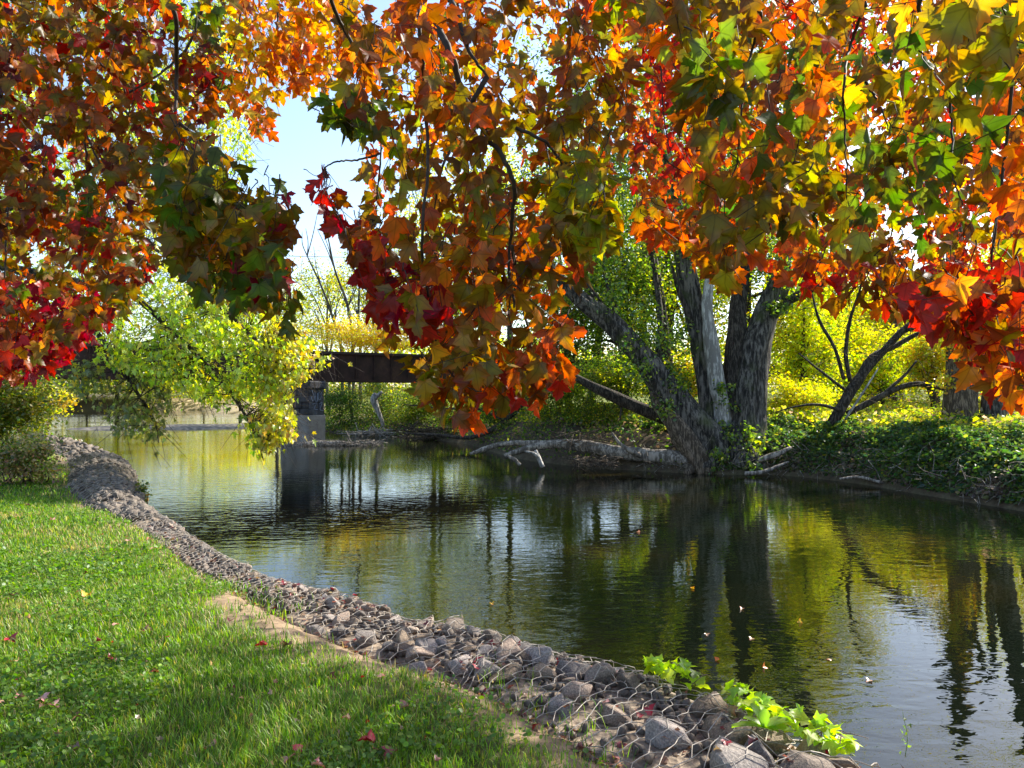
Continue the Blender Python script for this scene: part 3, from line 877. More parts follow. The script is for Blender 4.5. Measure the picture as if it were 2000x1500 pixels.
# ------------------------------------------------------------------ trees: general builder
LIMB_SIDES = 6
def crown_leaves(C, rad, n, clumps, cols, size, flat=0.8, zmin=None, spread=0.2):
    """Leaf positions gathered in clumps spread through an uneven ellipsoid."""
    u = unit(RNG.normal(0, 1, (clumps, 3))) * (RNG.random((clumps, 1)) ** 0.42)
    cc = C + u * rad * RNG.uniform(0.75, 1.12, (clumps, 1))
    wt = RNG.uniform(0.4, 1.6, clumps); wt /= wt.sum()
    k = RNG.choice(clumps, n, p=wt)
    sg = rad * spread * RNG.uniform(0.6, 1.4, clumps)[k][:, None]
    P = cc[k] + RNG.normal(0, 1, (n, 3)) * sg * np.array([1, 1, flat])
    col = vary(cols, n)
    # every clump has its own shade of the tree's colours
    cv = np.exp(RNG.normal(0, 0.16, (clumps, 1))) * np.exp(RNG.normal(0, 0.07, (clumps, 3)))
    col = np.clip(col * cv[k], 0.004, 0.85)
    if zmin is not None:
        s = P[:, 2] > zmin; P, col = P[s], col[s]
    return P, col, cc

def make_tree(name, label, x, Y, cyp, rx, ry, cols, n, size, trunk_r, bark, cat="tree", group=None, clumps=34, limbs=8, lean=(0, 0), depth=0.8, spread=0.2, twigs=0, trunk_path=None, flat=0.8):
    Y0_ = Y
    while terrain(np.array([px(x, cyp, Y)[0] + lean[0]]), np.array([Y + lean[1]]))[1][0] < 0.4:
        Y *= 1.03
    size = size * Y / Y0_; trunk_r = trunk_r * 0.6 if Y > Y0_ else trunk_r
    C = px(x, cyp, Y)
    rad = np.array([rx, rx * depth, ry]) * Y / F
    bxp, byp = C[0] + lean[0], Y + lean[1]
    gz_ = ground_z(bxp, byp)
    base = np.array([bxp, byp, gz_ - 0.15])
    root = empty(name, base, label, cat, group)
    top = C + np.array([0, 0, rad[2] * 0.35])
    if trunk_r > 0:
        mid = 0.5 * (base + top) + RNG.normal(0, 0.03 * np.linalg.norm(top - base), 3) * np.array([1, 1, 0.2])
        TP = catmull([base, mid, top], 12)
        curve = tube("trunk", TP, np.linspace(trunk_r, trunk_r * 0.35, 12), bark, root, 9, 0.15)
    zmin = gz_ + 0.05
    P, col, cc = crown_leaves(C, rad, n, clumps, cols, size, flat, zmin, spread)
    if trunk_r > 0:
        for k in range(min(limbs, len(cc))):
            e = cc[k]; f = random.uniform(0.25, 0.75); s = TP[int(f * 11)]
            m_ = 0.5 * (s + e) + np.array([0, 0, 0.12 * np.linalg.norm(e - s)])
            tube("limb", catmull([s, m_, e], 8), np.linspace(trunk_r * 0.42, trunk_r * 0.08, 8), bark, root, LIMB_SIDES)
        if twigs:
            T = Tubes()
            for k in range(twigs):
                s = cc[random.randrange(len(cc))] + RNG.normal(0, 0.15, 3) * rad; d = unit(RNG.normal(0, 1, 3) + np.array([0, 0, 0.9])) * rad[2] * random.uniform(0.15, 0.4)
                T.add(catmull([s, s + d * 0.5 + RNG.normal(0, 0.06, 3), s + d], 5), np.linspace(trunk_r * 0.09, trunk_r * 0.03, 5), 3, cap=False)
            tw = T.build("twigs", bark, root); tw["kind"] = "stuff"
    S = size * RNG.uniform(0.65, 1.3, len(P))
    me = scatter_mesh("crown", DIAMOND, P, rand_frames(len(P), 0.5, 0.4), S, col, base)
    cr = link("crown", me, root, M['far_leaf']); cr["kind"] = "stuff"
    return root

LIME = (0.42, 0.47, 0.045); YEL = (0.62, 0.55, 0.07); GRN = (0.105, 0.17, 0.03); DKG = (0.045, 0.085, 0.022); GOLD = (0.62, 0.40, 0.06); OLV = (0.20, 0.22, 0.045); TAN = (0.42, 0.32, 0.19); PINK = (0.42, 0.26, 0.19); ORG = (0.62, 0.28, 0.03)
SIL = (0.22, 0.27, 0.12)

# label, x, depth, crown centre y, rx, ry, colours, leaves, leaf size, trunk radius, bark, extras
B_, BD, BP, BB = 'bark', 'bark_dark', 'bark_pale', 'bark_brown'
TREES = [
 ("grey green leafy tree left of the leaning trunk", 1110, 36, 610, 95, 130, [(3, GRN), (3, OLV), (2, SIL), (1, YEL)], 9000, 0.15, 0.22, BD, {}),
 ("dense green tree behind the leaning trunk", 1215, 34, 560, 95, 170, [(3, GRN), (2, LIME), (2, OLV), (1, DKG)], 14000, 0.15, 0.26, BD, {}),
 ("green yellow tree with dark stems behind the twin trunks", 1300, 38, 500, 120, 230, [(3, LIME), (3, GRN), (1, YEL)], 16000, 0.17, 0.30, BD, {}),
 ("tall yellow green tree rising behind the forked trunk", 1475, 44, 480, 150, 250, [(4, LIME), (3, YEL), (2, GRN)], 16000, 0.20, 0.32, BD, {}),
 ("glowing lime yellow tree right of the forked trunk", 1570, 35, 665, 88, 150, [(5, LIME), (4, YEL), (1, GRN)], 14000, 0.15, 0.20, BD, {}),
 ("bright yellow low tree behind the arched fallen tree", 1640, 41, 700, 100, 105, [(4, YEL), (4, LIME)], 10000, 0.17, 0.18, BD, {}),
 ("pinkish brown nearly bare tree far behind the fallen tree", 1760, 58, 620, 90, 110, [(4, PINK), (3, TAN), (1, YEL)], 5000, 0.18, 0.2, BB, {"twigs": 260}),
 ("golden yellow small tree beside the ivy clad trunk", 1820, 34, 690, 62, 85, [(4, YEL), (2, GOLD), (3, LIME)], 7000, 0.14, 0.14, BD, {}),
 ("yellow green tree behind the two straight trunks", 1950, 46, 640, 130, 190, [(4, YEL), (4, LIME), (1, TAN)], 14000, 0.20, 0.3, BB, {}),
 ("mid-height lime tree above the fallen tree", 1690, 50, 620, 110, 90, [(3, LIME), (3, YEL), (1, TAN)], 8000, 0.2, 0.25, BD, {}),
 ("thin crowned grey tree over the far bank", 1090, 54, 520, 110, 130, [(2, SIL), (2, OLV), (1, TAN)], 6000, 0.16, 0.26, B_, {"twigs": 420, "spread": 0.16}),
 ("sparse silvery tree with twiggy top behind the red branch", 960, 62, 530, 130, 120, [(3, SIL), (2, OLV), (1, YEL)], 5500, 0.18, 0.28, B_, {"twigs": 520, "spread": 0.16}),
 ("broad olive tree behind the middle of the bridge", 860, 64, 600, 120, 90, [(3, OLV), (2, LIME), (2, SIL)], 8000, 0.2, 0.26, B_, {"twigs": 200}),
 ("pale stemmed yellow green tree above the bridge girder", 740, 72, 562, 78, 98, [(4, LIME), (3, OLV), (2, YEL)], 6500, 0.22, 0.2, B_, {"twigs": 220}),
 ("bare topped pale tree left of the sky gap over the bridge", 640, 76, 578, 74, 92, [(4, LIME), (3, OLV), (2, YEL)], 5500, 0.22, 0.18, B_, {"twigs": 300}),
 ("low golden tree just over the bridge deck", 690, 58, 662, 115, 34, [(4, GOLD), (4, YEL), (1, TAN)], 12000, 0.15, 0.14, BB, {"limbs": 5}),
 ("light green tree behind the drooping maple boughs", 540, 84, 610, 75, 85, [(3, LIME), (2, OLV), (2, YEL)], 6000, 0.24, 0.24, B_, {}),
 ("tall yellow lime tree hidden high behind the hanging red branch", 850, 66, 440, 105, 170, [(4, LIME), (3, YEL), (1, OLV)], 6500, 0.24, 0.26, BD, {"twigs": 120}),
 ("tall olive lime tree behind the tip of the hanging branch", 1000, 56, 420, 105, 180, [(4, LIME), (2, OLV), (2, YEL)], 6500, 0.22, 0.26, BD, {"twigs": 120}),
 ("tall airy lime tree filling the gap left of the leaning trunk", 1150, 44, 450, 130, 190, [(3, LIME), (3, OLV), (2, SIL)], 11000, 0.19, 0.28, BD, {"twigs": 160}),
 ("high yellow green tree over the twin trunks", 1390, 50, 420, 150, 230, [(4, LIME), (2, YEL), (2, GRN)], 13000, 0.22, 0.32, BD, {}),
 ("bright backlit tree between forked trunk and fallen tree", 1610, 47, 560, 130, 200, [(5, LIME), (4, YEL), (1, GRN)], 15000, 0.20, 0.26, BD, {}),
 ("tall golden lime tree right behind the fallen tree", 1740, 44, 640, 105, 100, [(4, LIME), (4, YEL), (1, TAN)], 11000, 0.19, 0.24, BD, {}),
 ("soft lime tree low behind the middle of the fallen tree", 1720, 37, 720, 80, 70, [(5, LIME), (3, YEL), (1, GRN)], 6500, 0.15, 0.14, BD, {}),
 ("tall tree with gold leaves at the edge of the wood", 1880, 52, 640, 110, 110, [(4, YEL), (4, LIME), (1, GOLD)], 10000, 0.22, 0.3, BD, {}),
 ("green tree closing the wood beyond the last straight trunk", 2080, 40, 560, 130, 220, [(4, LIME), (3, YEL)], 10000, 0.2, 0.3, BD, {}),
 ("tall green tree far behind the left end of the bridge", 400, 96, 560, 130, 160, [(3, LIME), (3, GRN), (2, YEL)], 9000, 0.3, 0.34, BD, {}),
 ("sunlit yellow tree across the far river bend", 470, 118, 740, 90, 55, [(4, YEL), (3, LIME), (1, GOLD)], 7000, 0.28, 0.25, BD, {}),
 ("golden tree above the far sandy shore", 310, 128, 730, 90, 62, [(4, YEL), (3, GOLD), (2, LIME)], 7000, 0.3, 0.25, BD, {}),
 ("lime tree at the end of the far water", 170, 122, 715, 95, 75, [(4, LIME), (3, YEL)], 7000, 0.3, 0.3, BD, {}),
 ("tall green tree far beyond the shrubs on the lawn side", 40, 90, 620, 140, 150, [(3, LIME), (3, GRN), (1, YEL)], 8000, 0.28, 0.3, BD, {}),
 ("tall dark tree far back over the river bend", 230, 145, 610, 150, 130, [(3, GRN), (3, LIME), (1, YEL)], 8000, 0.4, 0.4, BD, {}),
]
for (lab, x, Y, cyp, rx, ry, cols, n, size, tr, bk, ex) in TREES:
    make_tree("riverside_tree", lab, x, Y, cyp, rx, ry, cols, n, size, tr, M[bk], group="trees along the river", **ex)

SHRUBS = [
 ("dark green shrub right behind the bridge pier", 665, 57, 800, 48, 46, [(4, GRN), (3, DKG), (1, SIL)], 6000, 0.13),
 ("grey green thicket under the bridge girder", 745, 56, 785, 60, 50, [(3, GRN), (3, OLV), (2, SIL), (1, YEL)], 7000, 0.13),
 ("bushy green thicket beside the bleached snag", 830, 53, 795, 70, 52, [(4, GRN), (2, OLV), (1, LIME)], 8000, 0.13),
 ("leafy shrub arching low over the water past the bridge", 915, 47, 800, 70, 55, [(4, GRN), (2, LIME), (1, DKG)], 8000, 0.12),
 ("dark green shrub behind the tip of the fallen log", 1005, 40, 800, 70, 62, [(4, GRN), (2, DKG), (2, LIME)], 9000, 0.11),
 ("green shrub spreading above the fallen log", 1090, 34, 775, 85, 62, [(4, GRN), (3, LIME), (1, OLV)], 10000, 0.10),
 ("light green bush in front of the leaning trunk", 1205, 31, 735, 75, 58, [(4, GRN), (4, LIME)], 8000, 0.10),
 ("olive bush hanging under the leaning trunk", 1180, 33, 800, 70, 40, [(3, OLV), (3, GRN), (1, YEL)], 5000, 0.10),
 ("bush with orange tints at the foot of the pale stem", 1335, 33, 745, 55, 60, [(3, GRN), (3, LIME), (2, GOLD)], 6000, 0.11),
 ("yellow bush between the forked trunk and the fallen tree", 1560, 31, 770, 65, 40, [(4, LIME), (4, YEL)], 6000, 0.10),
]
for (lab, x, Y, cyp, rx, ry, cols, n, size) in SHRUBS:
    make_tree("bank_shrub", lab, x, Y, cyp, rx, ry, cols, n, size, 0.05, M[BD], cat="shrub", group="shrubs on the far bank", clumps=22, limbs=7, spread=0.24)

# a far wood closing the view behind everything: one mass
def far_wood():
    n = 60000
    ang = RNG.uniform(-0.75, 0.95, n); r = RNG.uniform(150, 190, n)
    X_, Y_ = np.sin(ang) * r, np.cos(ang) * r
    hgt = 7 + 5.5 * vnoise(ang * 9, 0 * ang, 41) + 2.5 * vnoise(ang * 31, 0 * ang, 42)
    # the wood thins where the photograph shows open sky low down
    Z_ = 1.5 + hgt * RNG.random(n) ** 0.9
    P = np.stack([X_, Y_, Z_ + 2], -1)
    col = vary([(3, LIME), (2, GRN), (2, YEL), (1, TAN)], n) * (0.7 + 0.6 * vnoise(ang * 25, Z_ * 0.4, 43))[:, None]
    me = scatter_mesh("far_wood", DIAMOND, P, rand_frames(n), RNG.uniform(0.5, 1.0, n), col)
    o = link("far_wood", me, None, M['far_leaf'])
    tag(o, "distant autumn wood closing the view beyond the river", "wood", kind="stuff")
far_wood()

# ------------------------------------------------------------------ the many-stemmed tree leaning over the river
def stem(parent, name, pts, bark, sides=14, n=26, rough=0.22, label=None):
    """pts: (pixel x, pixel y, depth, radius in pixels)"""
    W_ = np.array([[*px(x, y, Y), r * Y / F] for x, y, Y, r in pts])
    C_ = catmull(W_, n)
    o = tube(name, C_[:, :3], np.maximum(C_[:, 3], 0.008), bark, parent, sides + (8 if sides >= 14 else 0), rough)
    if label: o["label"] = label
    return o

t1 = px(1425, 860, 27.5)
T1 = empty("leaning_maple", (t1[0], t1[1], ground_z(t1[0], t1[1])), "huge many stemmed maple with one trunk leaning out over the river", "tree")
stem(T1, "leaning_trunk", [(1432, 920, 27.0, 40), (1395, 872, 26.9, 38), (1360, 832, 26.8, 30), (1310, 770, 26.7, 25), (1260, 705, 26.6, 22), (1195, 632, 26.5, 19), (1135, 585, 26.4, 15), (1090, 540, 26.3, 9), (1050, 480, 26.2, 5)], M['bark'], 18, 34, 0.28)
stem(T1, "split_trunk", [(1385, 925, 26.3, 27), (1352, 880, 26.4, 22), (1318, 828, 26.5, 19), (1292, 790, 26.7, 16), (1280, 760, 26.9, 12), (1262, 725, 27.2, 7)], M['bark_brown'], 14, 20, 0.3, "brown split lower trunk with a pale foot at the waterline")
stem(T1, "trunk", [(1398, 860, 27.6, 32), (1392, 800, 27.7, 25), (1378, 720, 27.8, 22), (1364, 640, 27.9, 21), (1349, 560, 28, 20), (1330, 480, 28.1, 19), (1312, 400, 28.3, 19), (1290, 280, 28.7, 13), (1270, 150, 29, 7)], M['bark'], 18, 30, 0.22)
stem(T1, "dead_stem", [(1412, 850, 27.3, 22), (1404, 770, 27.3, 18), (1392, 690, 27.3, 15), (1383, 620, 27.3, 12), (1384, 560, 27.4, 10), (1391, 500, 27.5, 8), (1396, 450, 27.6, 3)], M['bark_pale'], 12, 22, 0.25, "bleached dead stem without bark")
stem(T1, "trunk", [(1440, 870, 27.6, 34), (1436, 800, 27.6, 28), (1437, 720, 27.7, 22), (1440, 640, 27.8, 18), (1446, 570, 27.9, 15), (1452, 500, 28, 12), (1456, 420, 28.2, 8)], M['bark_dark'], 16, 24, 0.22)
stem(T1, "trunk", [(1464, 900, 27.2, 42), (1460, 830, 27.3, 33), (1462, 760, 27.4, 30), (1476, 680, 27.5, 27), (1498, 610, 27.6, 24), (1528, 540, 27.7, 21), (1556, 460, 27.9, 18), (1580, 370, 28.2, 17), (1590, 250, 28.6, 11), (1600, 120, 29, 6)], M['bark'], 20, 34, 0.25)
stem(T1, "branch", [(1500, 628, 27.4, 11), (1535, 592, 27.2, 9), (1570, 572, 27, 8), (1612, 552, 26.8, 6), (1660, 520, 26.5, 4)], M['bark_dark'], 10, 14, 0.15)
stem(T1, "branch", [(1366, 660, 27.8, 9), (1345, 615, 27.7, 7), (1325, 565, 27.6, 5), (1312, 520, 27.5, 3)], M['bark_dark'], 8, 12, 0.15)
stem(T1, "branch", [(1300, 815, 27.9, 15), (1240, 793, 28.1, 13), (1190, 770, 28.2, 11), (1140, 745, 28.3, 8), (1100, 722, 28.4, 5)], M['bark_dark'], 10, 14, 0.18)
stem(T1, "branch", [(1210, 650, 26.5, 8), (1170, 590, 26.6, 6), (1130, 530, 26.8, 5), (1110, 480, 27, 3)], M['bark_dark'], 8, 12, 0.15)
stem(T1, "branch", [(1300, 760, 26.7, 8), (1285, 700, 27.2, 7), (1290, 620, 27.8, 6), (1280, 540, 28.4, 5), (1268, 470, 29, 4)], M['bark_dark'], 8, 14, 0.15)
for a_, b_ in (((1380, 900), (1340, 925)), ((1430, 905), (1450, 940)), ((1480, 890), (1530, 915)), ((1500, 885), (1560, 905)), ((1400, 905), (1400, 940))):
    stem(T1, "root", [(a_[0], a_[1] - 10, 26.8, 17), ((a_[0] + b_[0]) / 2, (a_[1] + b_[1]) / 2 - 4, 26.3, 12), (b_[0], b_[1], 25.9, 6)], M['bark_brown'], 9, 10, 0.25)
# root mass the stems grow out of
bm = bmesh.new(); bmesh.ops.create_icosphere(bm, subdivisions=4, radius=1.0)
rc_ = px(1425, 905, 27.0); 
for v in bm.verts:
    c_ = np.array(v.co); a_ = math.atan2(c_[1], c_[0])
    k_ = 1 + 0.22 * math.sin(a_ * 5 + 1) + 0.12 * math.sin(a_ * 11) + 0.25 * (vnoise(np.array([a_ * 4 + 9]), np.array([c_[2] * 3 + 5]), 91)[0] - 0.5)
    f_ = 1 - 0.55 * max(c_[2], 0)
    v.co = Vector((c_[0] * 1.45 * k_ * f_ + rc_[0] - T1.location[0], c_[1] * 1.1 * k_ * f_ + rc_[1] - T1.location[1], c_[2] * (1.2 + 0.3 * math.sin(a_ * 3)) + 0.35 - T1.location[2]))
me = bpy.data.meshes.new("root_mass"); bm.to_mesh(me); bm.free()
for p_ in me.polygons: p_.use_smooth = True
link("root_mass", me, T1, M['bark'])
# leafy sprays on its stems and the crown high above
cl = [(1500, 520, 27, 30, 300), (1540, 560, 26.8, 34, 420), (1520, 600, 27, 24, 240), (1330, 650, 27, 40, 420), (1230, 700, 26, 34, 320), (1262, 640, 26.6, 46, 520), (1290, 790, 26.3, 26, 260), (1320, 735, 26.8, 28, 240), (1190, 560, 26.4, 40, 420), (1410, 760, 27, 18, 120), (1420, 830, 26.8, 22, 200), (1150, 500, 26.5, 44, 420), (1470, 885, 25.9, 34, 420), (1400, 895, 25.8, 20, 160), (1440, 850, 26.2, 26, 260), (1360, 490, 27.5, 40, 300)]
hi = [(1280, 330, 28, 110, 3200), (1400, 230, 29, 120, 3600), (1560, 300, 28, 110, 3000), (1480, 380, 29, 90, 2400), (1200, 400, 27, 90, 2000), (1350, 120, 29, 130, 3000), (1560, 130, 29, 120, 2600), (1090, 430, 26.5, 60, 900),
      (1180, 230, 27, 110, 2600), (1060, 330, 26.5, 90, 1600), (1100, 130, 27.5, 110, 1800), (1450, 60, 29, 150, 2200)]
PP, CCs = [], []
for x, y, Y, r, n in cl + hi:
    k = 6; c0 = px(x, y, Y)
    sub = c0 + RNG.normal(0, 0.55, (k, 3)) * r * Y / F
    q = sub[RNG.integers(0, k, n)] + RNG.normal(0, 0.32, (n, 3)) * r * Y / F
    PP.append(q); CCs.append(vary([(4, GRN), (3, (0.22, 0.30, 0.04)), (1, LIME), (1, DKG)], n))
PP = np.vstack(PP); CCs = np.vstack(CCs)
cr = link("crown", scatter_mesh("crown", KITE6, PP, rand_frames(len(PP), 0.6, 0.4), RNG.uniform(0.09, 0.16, len(PP)), CCs, T1.location), T1, M['leaf']); cr["kind"] = "stuff"

# fallen log with its limbs at the foot of it
fl = empty("fallen_log", px(1180, 895, 27.5), "long grey barkless log lying along the far waterline", "log")
stem(fl, "trunk", [(1350, 900, 26.4, 17), (1320, 895, 26.8, 16), (1260, 889, 27.2, 14), (1200, 882, 27.6, 12), (1140, 870, 28.2, 11), (1080, 868, 28.6, 9), (1030, 876, 28.8, 7), (985, 890, 28.8, 4)], M['driftwood'], 14, 26, 0.22)
stem(fl, "limb", [(1130, 868, 28.3, 7), (1060, 866, 29, 6), (990, 866, 29.4, 5), (950, 876, 29.4, 5), (918, 887, 29.3, 3)], M['driftwood'], 10, 16, 0.2)
stem(fl, "limb", [(1250, 890, 27, 6), (1215, 870, 26.9, 4), (1195, 845, 26.9, 2)], M['driftwood'], 8, 8, 0.2)
sn = empty("dead_branch", px(1045, 905, 27.5), "small white forked branch sticking out of the water by the log", "branch")
stem(sn, "stick", [(1060, 912, 27.0, 4.5), (1052, 895, 27.1, 5), (1046, 880, 27.2, 4)], M['bark_pale'], 8, 8, 0.25)
stem(sn, "fork", [(1052, 895, 27.1, 4), (1042, 885, 27.0, 3), (1026, 882, 27.0, 2)], M['bark_pale'], 8, 7, 0.2)
sn2 = empty("dead_branch", px(1010, 910, 27.2), "grey branch stub slanting into the water under the log", "branch")
stem(sn2, "stick", [(1016, 908, 27.2, 4), (1004, 897, 27.3, 4), (990, 890, 27.4, 2.5)], M['driftwood'], 8, 8, 0.25)

# driftwood against the pier
dw = empty("drift_log", px(600, 874, 41.5), "driftwood log caught across the foot of the bridge pier", "log")
stem(dw, "trunk", [(464, 876, 41.5, 6), (520, 874, 41.3, 7), (580, 872, 41.2, 8), (640, 867, 41.2, 7), (700, 872, 41.2, 6), (742, 879, 41.2, 3)], M['driftwood'], 10, 18, 0.2)
def stick_pile(name, label, x0, x1, y0, y1, Y, n, bark, r=0.02, ln=0.7, up=0.25):
    c = px(0.5 * (x0 + x1), y1, Y); root = empty(name, c, label, "debris pile")
    T = Tubes()
    for _ in range(n):
        p = px(random.uniform(x0, x1), random.uniform(y0, y1), Y + random.uniform(-0.6, 0.6))
        d = RNG.normal(0, 1, 3) * np.array([1.3, 0.7, up]); d = unit(d) * ln * random.uniform(0.4, 1.3)
        T.add(catmull([p - d, p + RNG.normal(0, 0.05, 3), p + d], 5), np.linspace(r, r * 0.5, 5) * random.uniform(0.6, 1.6), 5)
    o = T.build("sticks", bark, root); o["kind"] = "stuff"
    return root
stick_pile("driftwood_pile", "tangle of brown sticks heaped on the log by the pier", 600, 738, 862, 876, 41.2, 130, M['driftwood'])
stick_pile("driftwood_pile", "pale driftwood heap on the shore under the bridge", 690, 800, 843, 852, 50.5, 70, M['bark_pale'], 0.03, 1.0)
stick_pile("driftwood_pile", "brown brush pile at the water edge past the snag", 790, 900, 835, 856, 46.5, 120, M['bark_brown'], 0.025, 1.0, 0.5)
stick_pile("driftwood_pile", "dark leafy debris lodged under the grey fallen log", 1118, 1200, 893, 912, 26.8, 130, M['bark_brown'], 0.012, 0.35)
stick_pile("driftwood_pile", "bundle of dry twigs hanging over the fallen log", 1090, 1180, 848, 872, 28.3, 90, M['bark_brown'], 0.010, 0.5, 0.5)
sg = empty("broken_snag", px(742, 845, 52), "bleached broken snag standing on the bank below the girder", "snag")
stem(sg, "trunk", [(752, 850, 52, 4), (746, 822, 52, 4), (737, 800, 52, 5), (730, 780, 52, 6), (733, 768, 52, 4)], M['bark_pale'], 10, 12, 0.35)
stem(sg, "limb", [(731, 782, 52, 4.5), (739, 772, 51.9, 4), (746, 765, 51.8, 2.5)], M['bark_pale'], 8, 7, 0.3)
hb = empty("overhanging_branch", px(930, 850, 40), "dark bare branch arching low over the water past the bridge", "branch")
stem(hb, "branch", [(1030, 775, 38, 7), (1000, 810, 38.5, 6), (960, 840, 39, 5), (915, 855, 39.5, 4), (860, 850, 40, 3), (790, 846, 40.5, 1.5)], M['bark_dark'], 8, 18, 0.15)
stem(hb, "twig", [(985, 822, 38.6, 3), (940, 800, 38.8, 2.5), (870, 798, 39, 2), (790, 790, 39.2, 1)], M['bark_dark'], 6, 12, 0.1)

# arched, half fallen tree on the right bank
at_ = px(1650, 800, 27.5)
AT = empty("fallen_tree", (at_[0], at_[1], ground_z(at_[0], at_[1])), "half fallen bare tree arching sideways above the undergrowth", "tree")
for nm, pts in (("trunk", [(1625, 830, 27.2, 22), (1655, 775, 27.3, 20), (1690, 725, 27.5, 16), (1735, 675, 27.8, 13), (1775, 635, 28, 10), (1815, 612, 28.2, 7), (1850, 600, 28.4, 4)]),
                ("limb", [(1665, 765, 27.3, 13), (1700, 700, 27.6, 11), (1745, 678, 28, 9), (1795, 650, 28.2, 7), (1840, 640, 28.4, 4)]),
                ("limb", [(1655, 808, 27.2, 11), (1700, 785, 27.2, 11), (1745, 762, 27.2, 10), (1785, 750, 27.1, 9), (1825, 755, 27, 8), (1870, 768, 26.9, 6), (1900, 772, 26.8, 4)]),
                ("limb", [(1765, 648, 28, 7), (1800, 638, 27.6, 6), (1835, 650, 27.2, 6), (1865, 680, 26.8, 5)]),
                ("limb", [(1660, 745, 27.3, 8), (1652, 690, 27.2, 7), (1660, 625, 27.1, 6), (1680, 565, 27, 4), (1690, 520, 27, 3)]),
                ("limb", [(1648, 740, 27.2, 7), (1630, 680, 27.1, 6), (1600, 625, 27, 5), (1585, 570, 27, 3)]),
                ("limb", [(1640, 800, 27, 6), (1595, 790, 26.8, 5), (1550, 795, 26.7, 3), (1515, 805, 26.7, 2)]),
                ("limb", [(1730, 765, 27.2, 6), (1765, 735, 27.5, 5), (1790, 705, 27.7, 3)]),
                ("limb", [(1664, 772, 27.3, 6), (1625, 742, 27.1, 5), (1590, 715, 27, 3.5), (1560, 690, 27, 2)]),
                ("dead_limb", [(1650, 820, 26.9, 4), (1680, 775, 26.7, 4), (1715, 720, 26.7, 2.5)])):
    pts = [(a__, b__, c__, d__ * 0.55) for a__, b__, c__, d__ in pts]
    stem(AT, nm, pts, M['bark_pale'] if nm == "dead_limb" else M['bark_dark'], 9, 16, 0.2)
T = Tubes()
for _ in range(150):
    p = px(random.uniform(1560, 1840), random.uniform(600, 800), 27.4 + random.uniform(-0.8, 0.8)); d = unit(RNG.normal(0, 1, 3) + np.array([0.3, 0, 0.3])) * random.uniform(0.3, 0.9)
    T.add(catmull([p, p + d * 0.5 + RNG.normal(0, 0.06, 3), p + d], 5), np.linspace(0.012, 0.004, 5), 3, cap=False)
tw = T.build("twigs", M['bark_brown'], AT); tw["kind"] = "stuff"

# straight trunks at the right
def big_trunk(label, pts, bark, extra=(), leaves=()):
    b = px(pts[0][0], pts[0][1], pts[0][2])
    root = empty("bank_tree", (b[0], b[1], ground_z(b[0], b[1])), label, "tree", "trees along the river")
    stem(root, "trunk", pts, bark, 16, 26, 0.2)
    for e in extra: stem(root, "limb", e, bark, 9, 14, 0.18)
    PP, CC_ = [], []
    for x, y, Y, r, n, cols in leaves:
        k = 7; c0 = px(x, y, Y); sub = c0 + RNG.normal(0, 0.6, (k, 3)) * r * Y / F
        PP.append(sub[RNG.integers(0, k, n)] + RNG.normal(0, 0.35, (n, 3)) * r * Y / F); CC_.append(vary(cols, n))
    if PP:
        PP = np.vstack(PP); CC_ = np.vstack(CC_)
        c = link("crown", scatter_mesh("crown", KITE6, PP, rand_frames(len(PP), 0.6, 0.4), RNG.uniform(0.08, 0.15, len(PP)), CC_, root.location), root, M['leaf']); c["kind"] = "stuff"
    return root
yl = [(3, YEL), (2, GOLD), (2, LIME), (1, ORG)]
big_trunk("thick ivy clad trunk with yellow creeper leaves", [(1876, 840, 26, 36), (1874, 790, 26, 32), (1878, 720, 26.1, 29), (1876, 650, 26.2, 26), (1868, 590, 26.3, 22), (1866, 500, 26.5, 18), (1860, 380, 27, 12)], M['bark_brown'],
          [[(1870, 610, 26.2, 10), (1845, 560, 26, 8), (1830, 500, 25.8, 6)], [(1880, 640, 26.2, 10), (1905, 580, 26, 8), (1915, 520, 26, 6)]],
          [(1880, 690, 25.6, 30, 380, yl), (1860, 640, 25.7, 26, 300, yl), (1880, 600, 25.8, 30, 260, yl), (1850, 740, 25.7, 18, 140, yl)])
big_trunk("straight grey trunk second from the frame edge", [(1938, 845, 25.8, 28), (1942, 790, 25.8, 25), (1950, 730, 25.9, 22), (1962, 650, 26, 20), (1978, 560, 26.2, 18), (1992, 460, 26.5, 14), (2010, 300, 27, 9)], M['bark'],
          [[(1948, 760, 25.7, 7), (1930, 700, 25.6, 9), (1932, 620, 25.6, 8), (1928, 540, 25.7, 7)]], [(1990, 320, 27, 120, 1600, [(3, YEL), (2, LIME)])])
big_trunk("slim brown trunk leaning at the frame edge", [(1972, 820, 28.5, 11), (1988, 760, 28.5, 10), (2006, 690, 28.5, 9), (2030, 600, 28.5, 7)], M['bark_brown'])
big_trunk("thin sunlit trunk standing in the far meadow", [(1747, 805, 40, 6.5), (1746, 750, 40, 6), (1748, 690, 40, 5.5), (1750, 600, 40, 4)], M['bark_brown'])
big_trunk("short leaning trunk in the lit meadow", [(1832, 810, 38, 6), (1828, 770, 38, 6), (1818, 730, 38, 5)], M['bark_brown'])
